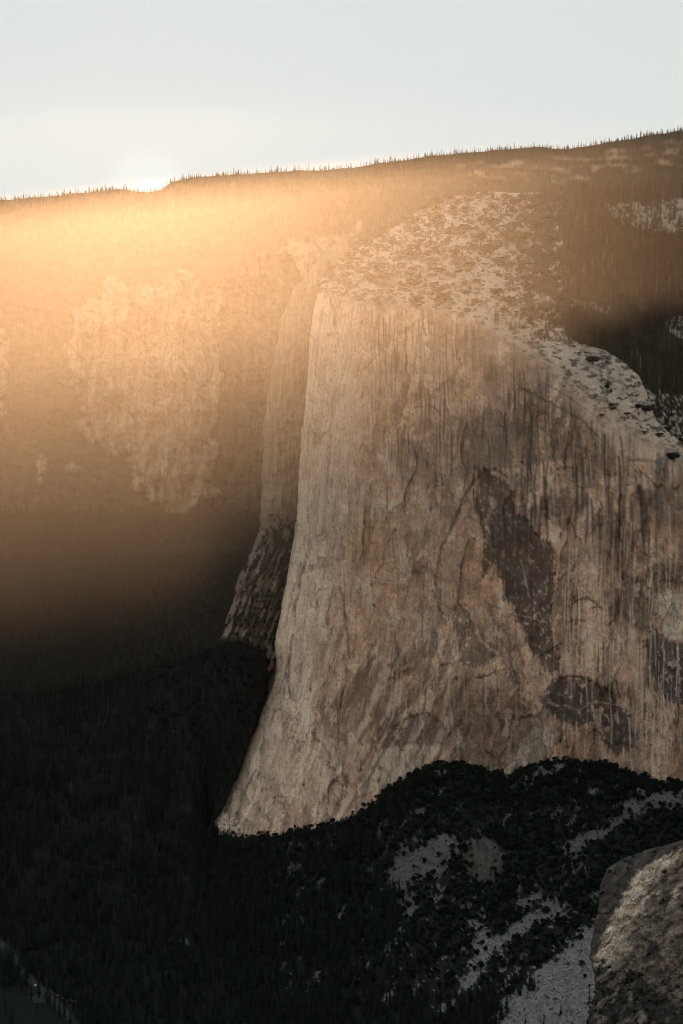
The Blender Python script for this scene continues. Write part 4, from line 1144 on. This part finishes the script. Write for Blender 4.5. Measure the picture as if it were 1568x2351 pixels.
ROCKS = [rock_shape(s) for s in range(6)]
w = (VAL['scree'] * (a_ < 1600) * (b_ < 2440)).astype(float)
pts, _ = sample_on(P, w, 11000, rng)
Vs, Fs, Cs, off = [], [], [], 0
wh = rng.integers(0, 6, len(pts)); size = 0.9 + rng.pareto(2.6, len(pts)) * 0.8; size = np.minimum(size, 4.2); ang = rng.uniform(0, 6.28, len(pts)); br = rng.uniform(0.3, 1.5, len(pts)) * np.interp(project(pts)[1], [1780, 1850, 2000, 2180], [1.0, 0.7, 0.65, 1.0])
for k, (v, f) in enumerate(ROCKS):
    ii = np.nonzero(wh == k)[0]
    c, s = np.cos(ang[ii])[:, None], np.sin(ang[ii])[:, None]; S = size[ii][:, None]
    X = (v[None, :, 0] * c - v[None, :, 1] * s) * S + pts[ii, 0][:, None]; Y = (v[None, :, 0] * s + v[None, :, 1] * c) * S + pts[ii, 1][:, None]; Z = v[None, :, 2] * S + pts[ii, 2][:, None] + 0.2 * S
    Vs.append(np.stack([X, Y, Z], -1).reshape(-1, 3)); Fs.append((f[None] + (np.arange(len(ii)) * len(v))[:, None, None] + off).reshape(-1, 3)); off += len(ii) * len(v)
    Cs.append(np.repeat(np.array([0.19, 0.158, 0.14])[None, None] * br[ii][:, None, None], len(v), 1).reshape(-1, 3))
obj("talus_rubble", mesh_from("talus_rubble", np.concatenate(Vs), np.concatenate(Fs), M_RUBBLE, np.concatenate(Cs)), kind="stuff", label="grey broken rubble of the talus slopes", category="rubble")
w = VAL['scree'] * (b_ > 2170) * (a_ > 1060) * (a_ < 1340) * (b_ < 2345)
bp, _ = sample_on(P, w.astype(float), 40, rng)
BM = [mesh_from("boulder", v, f, mat_plain("boulder_stone%d" % i if i else "boulder_stone", (0.30, 0.265, 0.24), 0.9, var=0.4)) for i, (v, f) in enumerate(ROCKS[:3])]
for n, p in enumerate(bp):
    o = obj("boulder", BM[n % 3], label="large pale boulder lying on the grey talus below the near outcrop", category="boulder", group="large boulders on the talus")
    s = rng.uniform(4.0, 7.0); o.location = p + np.array([0, 0, 0.15 * s]); o.scale = (s, s * 0.8, s * 0.8); o.rotation_euler = (0, 0, rng.uniform(0, 6.28))

# =================================================================== road, cars
def floor_at(px, py, z=FLOOR_Z):
    return at(px, py, depth_for_z(py, z))


rp = np.array([p for p in ROAD_PX], float)
tt = np.linspace(0, len(rp) - 1, 90)
road = floor_at(np.interp(tt, range(len(rp)), rp[:, 0]), np.interp(tt, range(len(rp)), rp[:, 1]))
for _ in range(6):
    road[1:-1] = (road[:-2] + 2 * road[1:-1] + road[2:]) / 4
tan = np.gradient(road, axis=0); tan /= np.linalg.norm(tan, axis=1)[:, None]
side = np.stack([tan[:, 1], -tan[:, 0], 0 * tan[:, 0]], -1)     # to the right of travel


def strip(name, o0, o1, z, mat, sel=slice(None), jitter=0.0):
    A = road[sel] + side[sel] * (o0 + jitter * perlin(np.arange(90)[sel] / 3.0, np.zeros(90)[sel], 5))[:, None] if jitter else road[sel] + side[sel] * o0
    B = road[sel] + side[sel] * (o1 + jitter * perlin(np.arange(90)[sel] / 3.0, np.ones(90)[sel] * 3, 6))[:, None] if jitter else road[sel] + side[sel] * o1
    V = np.stack([A, B], 1); V[..., 2] = FLOOR_Z + z
    return mesh_from(name, V.reshape(-1, 3), grid_faces(V.shape[0], 2), mat)


obj("road_shoulder", strip("road_shoulder", -6.5, 7.5, 0.06, M_SHOULDER, jitter=3.0), kind="structure")
ro = obj("road", strip("road", -3.8, 3.8, 0.12, M_ASPHALT), kind="structure")
obj("road_line", strip("road_line", 3.3, 3.55, 0.135, M_PAINT), ro)
obj("road_line", strip("road_line", -3.55, -3.3, 0.135, M_PAINT), ro)
obj("road_line", strip("road_line", -0.1, 0.1, 0.135, M_PAINT), ro)
dirt = np.array([floor_at(x, y) for x, y in ((62, 2290), (80, 2284), (97, 2274), (112, 2290), (108, 2302), (78, 2303))]); dirt[:, 2] = FLOOR_Z + 0.03
me = bpy.data.meshes.new("dirt_path"); me.from_pydata([tuple(v) for v in dirt], [], [tuple(range(6))]); me.materials.append(M_SHOULDER)
obj("dirt_path", me, kind="structure")


def car_meshes(paint):
    import bmesh

    def box(bm, x0, x1, y0, y1, z0, z1, inset=0.0):
        vs = []
        for z, k in ((z0, 0), (z1, inset)):
            for x, y in ((x0 + k, y0 + k * .4), (x1 - k, y0 + k * .4), (x1 - k, y1 - k * .4), (x0 + k, y1 - k * .4)):
                vs.append(bm.verts.new((x, y, z)))
        for f in ((0, 3, 2, 1), (4, 5, 6, 7), (0, 1, 5, 4), (1, 2, 6, 5), (2, 3, 7, 6), (3, 0, 4, 7)):
            bm.faces.new([vs[i] for i in f])
    out = []
    bm = bmesh.new(); box(bm, -2.2, 2.2, -0.9, 0.9, 0.35, 0.95, 0.08); box(bm, -1.75, 1.0, -0.8, 0.8, 1.42, 1.5, 0.06)
    me_ = bpy.data.meshes.new("car_body"); bm.to_mesh(me_); bm.free(); me_.materials.append(paint); out.append(me_)
    bm = bmesh.new(); box(bm, -2.0, 1.3, -0.82, 0.82, 0.953, 1.417, 0.3)
    me_ = bpy.data.meshes.new("car_window"); bm.to_mesh(me_); bm.free(); me_.materials.append(M_GLASS); out.append(me_)
    bm = bmesh.new()
    import mathutils
    bmesh.ops.create_cone(bm, cap_ends=True, segments=14, radius1=0.34, radius2=0.34, depth=0.24, matrix=mathutils.Matrix.Rotation(math.pi / 2, 4, 'X'))
    me_ = bpy.data.meshes.new("car_wheel"); bm.to_mesh(me_); bm.free(); me_.materials.append(M_TYRE); out.append(me_)
    return out


M_GLASS = mat_plain("car_glass", (0.03, 0.035, 0.04), 0.15)
M_TYRE = mat_plain("tyre_rubber", (0.02, 0.02, 0.02), 0.9)
CARS = [car_meshes(mat_plain(n, c, 0.35)) for n, c in (("white_car_paint", (0.8, 0.8, 0.8)), ("silver_car_paint", (0.13, 0.135, 0.14)))]


def make_car(k, loc, rot, label, group=None):
    t = bpy.data.objects.new("car", None); link(t); t['label'] = label; t['category'] = "car"
    if group:
        t['group'] = group
    body, win, wheel = CARS[k]
    link(bpy.data.objects.new("body", body), t); link(bpy.data.objects.new("window", win), t)
    for x in (-1.35, 1.35):
        for y in (-0.82, 0.82):
            w_ = link(bpy.data.objects.new("wheel", wheel), t); w_.location = (x, y, 0.34)
    t.location = loc; t.rotation_euler = (0, 0, rot)
    return t


def along_road(px, py):
    p = floor_at(px, py); i = int(np.argmin(((road - p) ** 2).sum(1)))
    return i, p


i, _ = along_road(86, 2263)
h = math.atan2(tan[i, 1], tan[i, 0])
van = make_car(0, road[i] + side[i] * (2.4) + np.array([0, 0, 0.14]), h, "small white car alone on the valley road")
van.scale = (1.15, 1.25, 1.35)
first = None
for n in range(20):
    if n < 13:
        x, y = 116 + n * 3.3, 2276 + n * 2.0
    else:
        x, y = 160 + (n - 13) * 3.1, 2297 + (n - 13) * 0.95
    i, _ = along_road(x, y)
    p = floor_at(x, y); p[2] = FLOOR_Z + 0.08
    rot = math.atan2(tan[i, 1], tan[i, 0]) + math.pi / 2 + 0.25
    if first is None:
        first = make_car(1, p, rot, "pale car parked side by side with others along the valley road", "cars parked in a row by the valley road")
    else:
        c = first.copy(); link(c)
        for ch in list(first.children):
            d = ch.copy(); d.parent = c; link(d)
        c.location = p; c.rotation_euler = (0, 0, rot)

# =================================================================== the air
# a warm volume added across mid-valley to imitate the lens glow: flat-topped, thinning out to the right;
# the low sun over the ridge lights its upper part, the ridge's own shadow cuts off the lower part
FLARE_MIST = bpy.data.materials.new("flare_air"); FLARE_MIST.use_nodes = True
mn = FLARE_MIST.node_tree; mn.nodes.clear()
mo = mn.nodes.new('ShaderNodeOutputMaterial'); mv = mn.nodes.new('ShaderNodeVolumePrincipled')
mv.inputs['Color'].default_value = (1.0, 0.60, 0.28, 1)
mv.inputs['Density'].default_value = 7.2e-5
mv.inputs['Anisotropy'].default_value = 0.70
mv2 = mn.nodes.new('ShaderNodeVolumePrincipled')
mv2.inputs['Color'].default_value = (0.76, 0.82, 0.98, 1)
mv2.inputs['Density'].default_value = 3.1e-5
mv2.inputs['Anisotropy'].default_value = 0.90
ma_ = mn.nodes.new('ShaderNodeAddShader')
mn.links.new(mv.outputs[0], ma_.inputs[0]); mn.links.new(mv2.outputs[0], ma_.inputs[1]); mn.links.new(ma_.outputs[0], mo.inputs['Volume'])
mx_ = np.linspace(-2400, 1100, 60); mz_ = np.linspace(0, 1, 40)
thick = (170 + 1430 * sm(600, -360, mx_) - 900 * sm(-230, -900, mx_))[None] * (sm(1.001, 0.945, mz_)[:, None] * sm(-0.01, 0.27 + 0.5 * sm(80, 480, mx_)[None], mz_[:, None])) + 6.0
XX = np.repeat(mx_[None], 40, 0); ZZ = 640 + mz_[:, None] * (1236 + 0.104 * np.clip(XX, -700, 480) - 640)
F_ = np.stack([XX, 3500 - thick, ZZ], -1); B_ = np.stack([XX, np.full(XX.shape, 3500.0), ZZ], -1)
n_ = 40 * 60; gf = grid_faces(40, 60); ii = np.arange(n_).reshape(40, 60)
inner = np.zeros((40, 60), bool); inner[1:-1, 1:-1] = True
jj = np.where(inner, ii + n_, ii)                     # the rear sheet shares the rim of the front sheet
gb = np.stack([jj[:-1, :-1], jj[1:, :-1], jj[1:, 1:], jj[:-1, 1:]], -1).reshape(-1, 4)
MF = np.concatenate([gf[:, ::-1], gb])
obj("flare_mist", mesh_from("flare_mist", np.concatenate([F_.reshape(-1, 3), B_.reshape(-1, 3)]), MF, FLARE_MIST), kind="stuff", label="warm sunlit air added to imitate the lens glow left of the granite wall", category="flare_mist")

HZ = bpy.data.materials.new("haze_air"); HZ.use_nodes = True
hn = HZ.node_tree; hn.nodes.clear()
ho = hn.nodes.new('ShaderNodeOutputMaterial'); hv = hn.nodes.new('ShaderNodeVolumePrincipled')
hv.inputs['Color'].default_value = (1.0, 0.86, 0.74, 1)
hv.inputs['Density'].default_value = 0.9e-6
hv.inputs['Anisotropy'].default_value = 0.88
hn.links.new(hv.outputs[0], ho.inputs['Volume'])
top = max(float(HILL['P'][0][:, 2].max()) + 24, CAM_Z + 5)
x0, x1, y0, y1, z0, z1 = -9100, 9100, -2600, 7400, -7.5, top
hb = np.array([[x, y, z] for z in (z0, z1) for x, y in ((x0, y0), (x1, y0), (x1, y1), (x0, y1))], float)
obj("haze", mesh_from("haze", hb, np.array([[0, 3, 2, 1], [4, 5, 6, 7], [0, 1, 5, 4], [1, 2, 6, 5], [2, 3, 7, 6], [3, 0, 4, 7]]), HZ), kind="stuff", label="warm haze filling the valley air", category="haze")
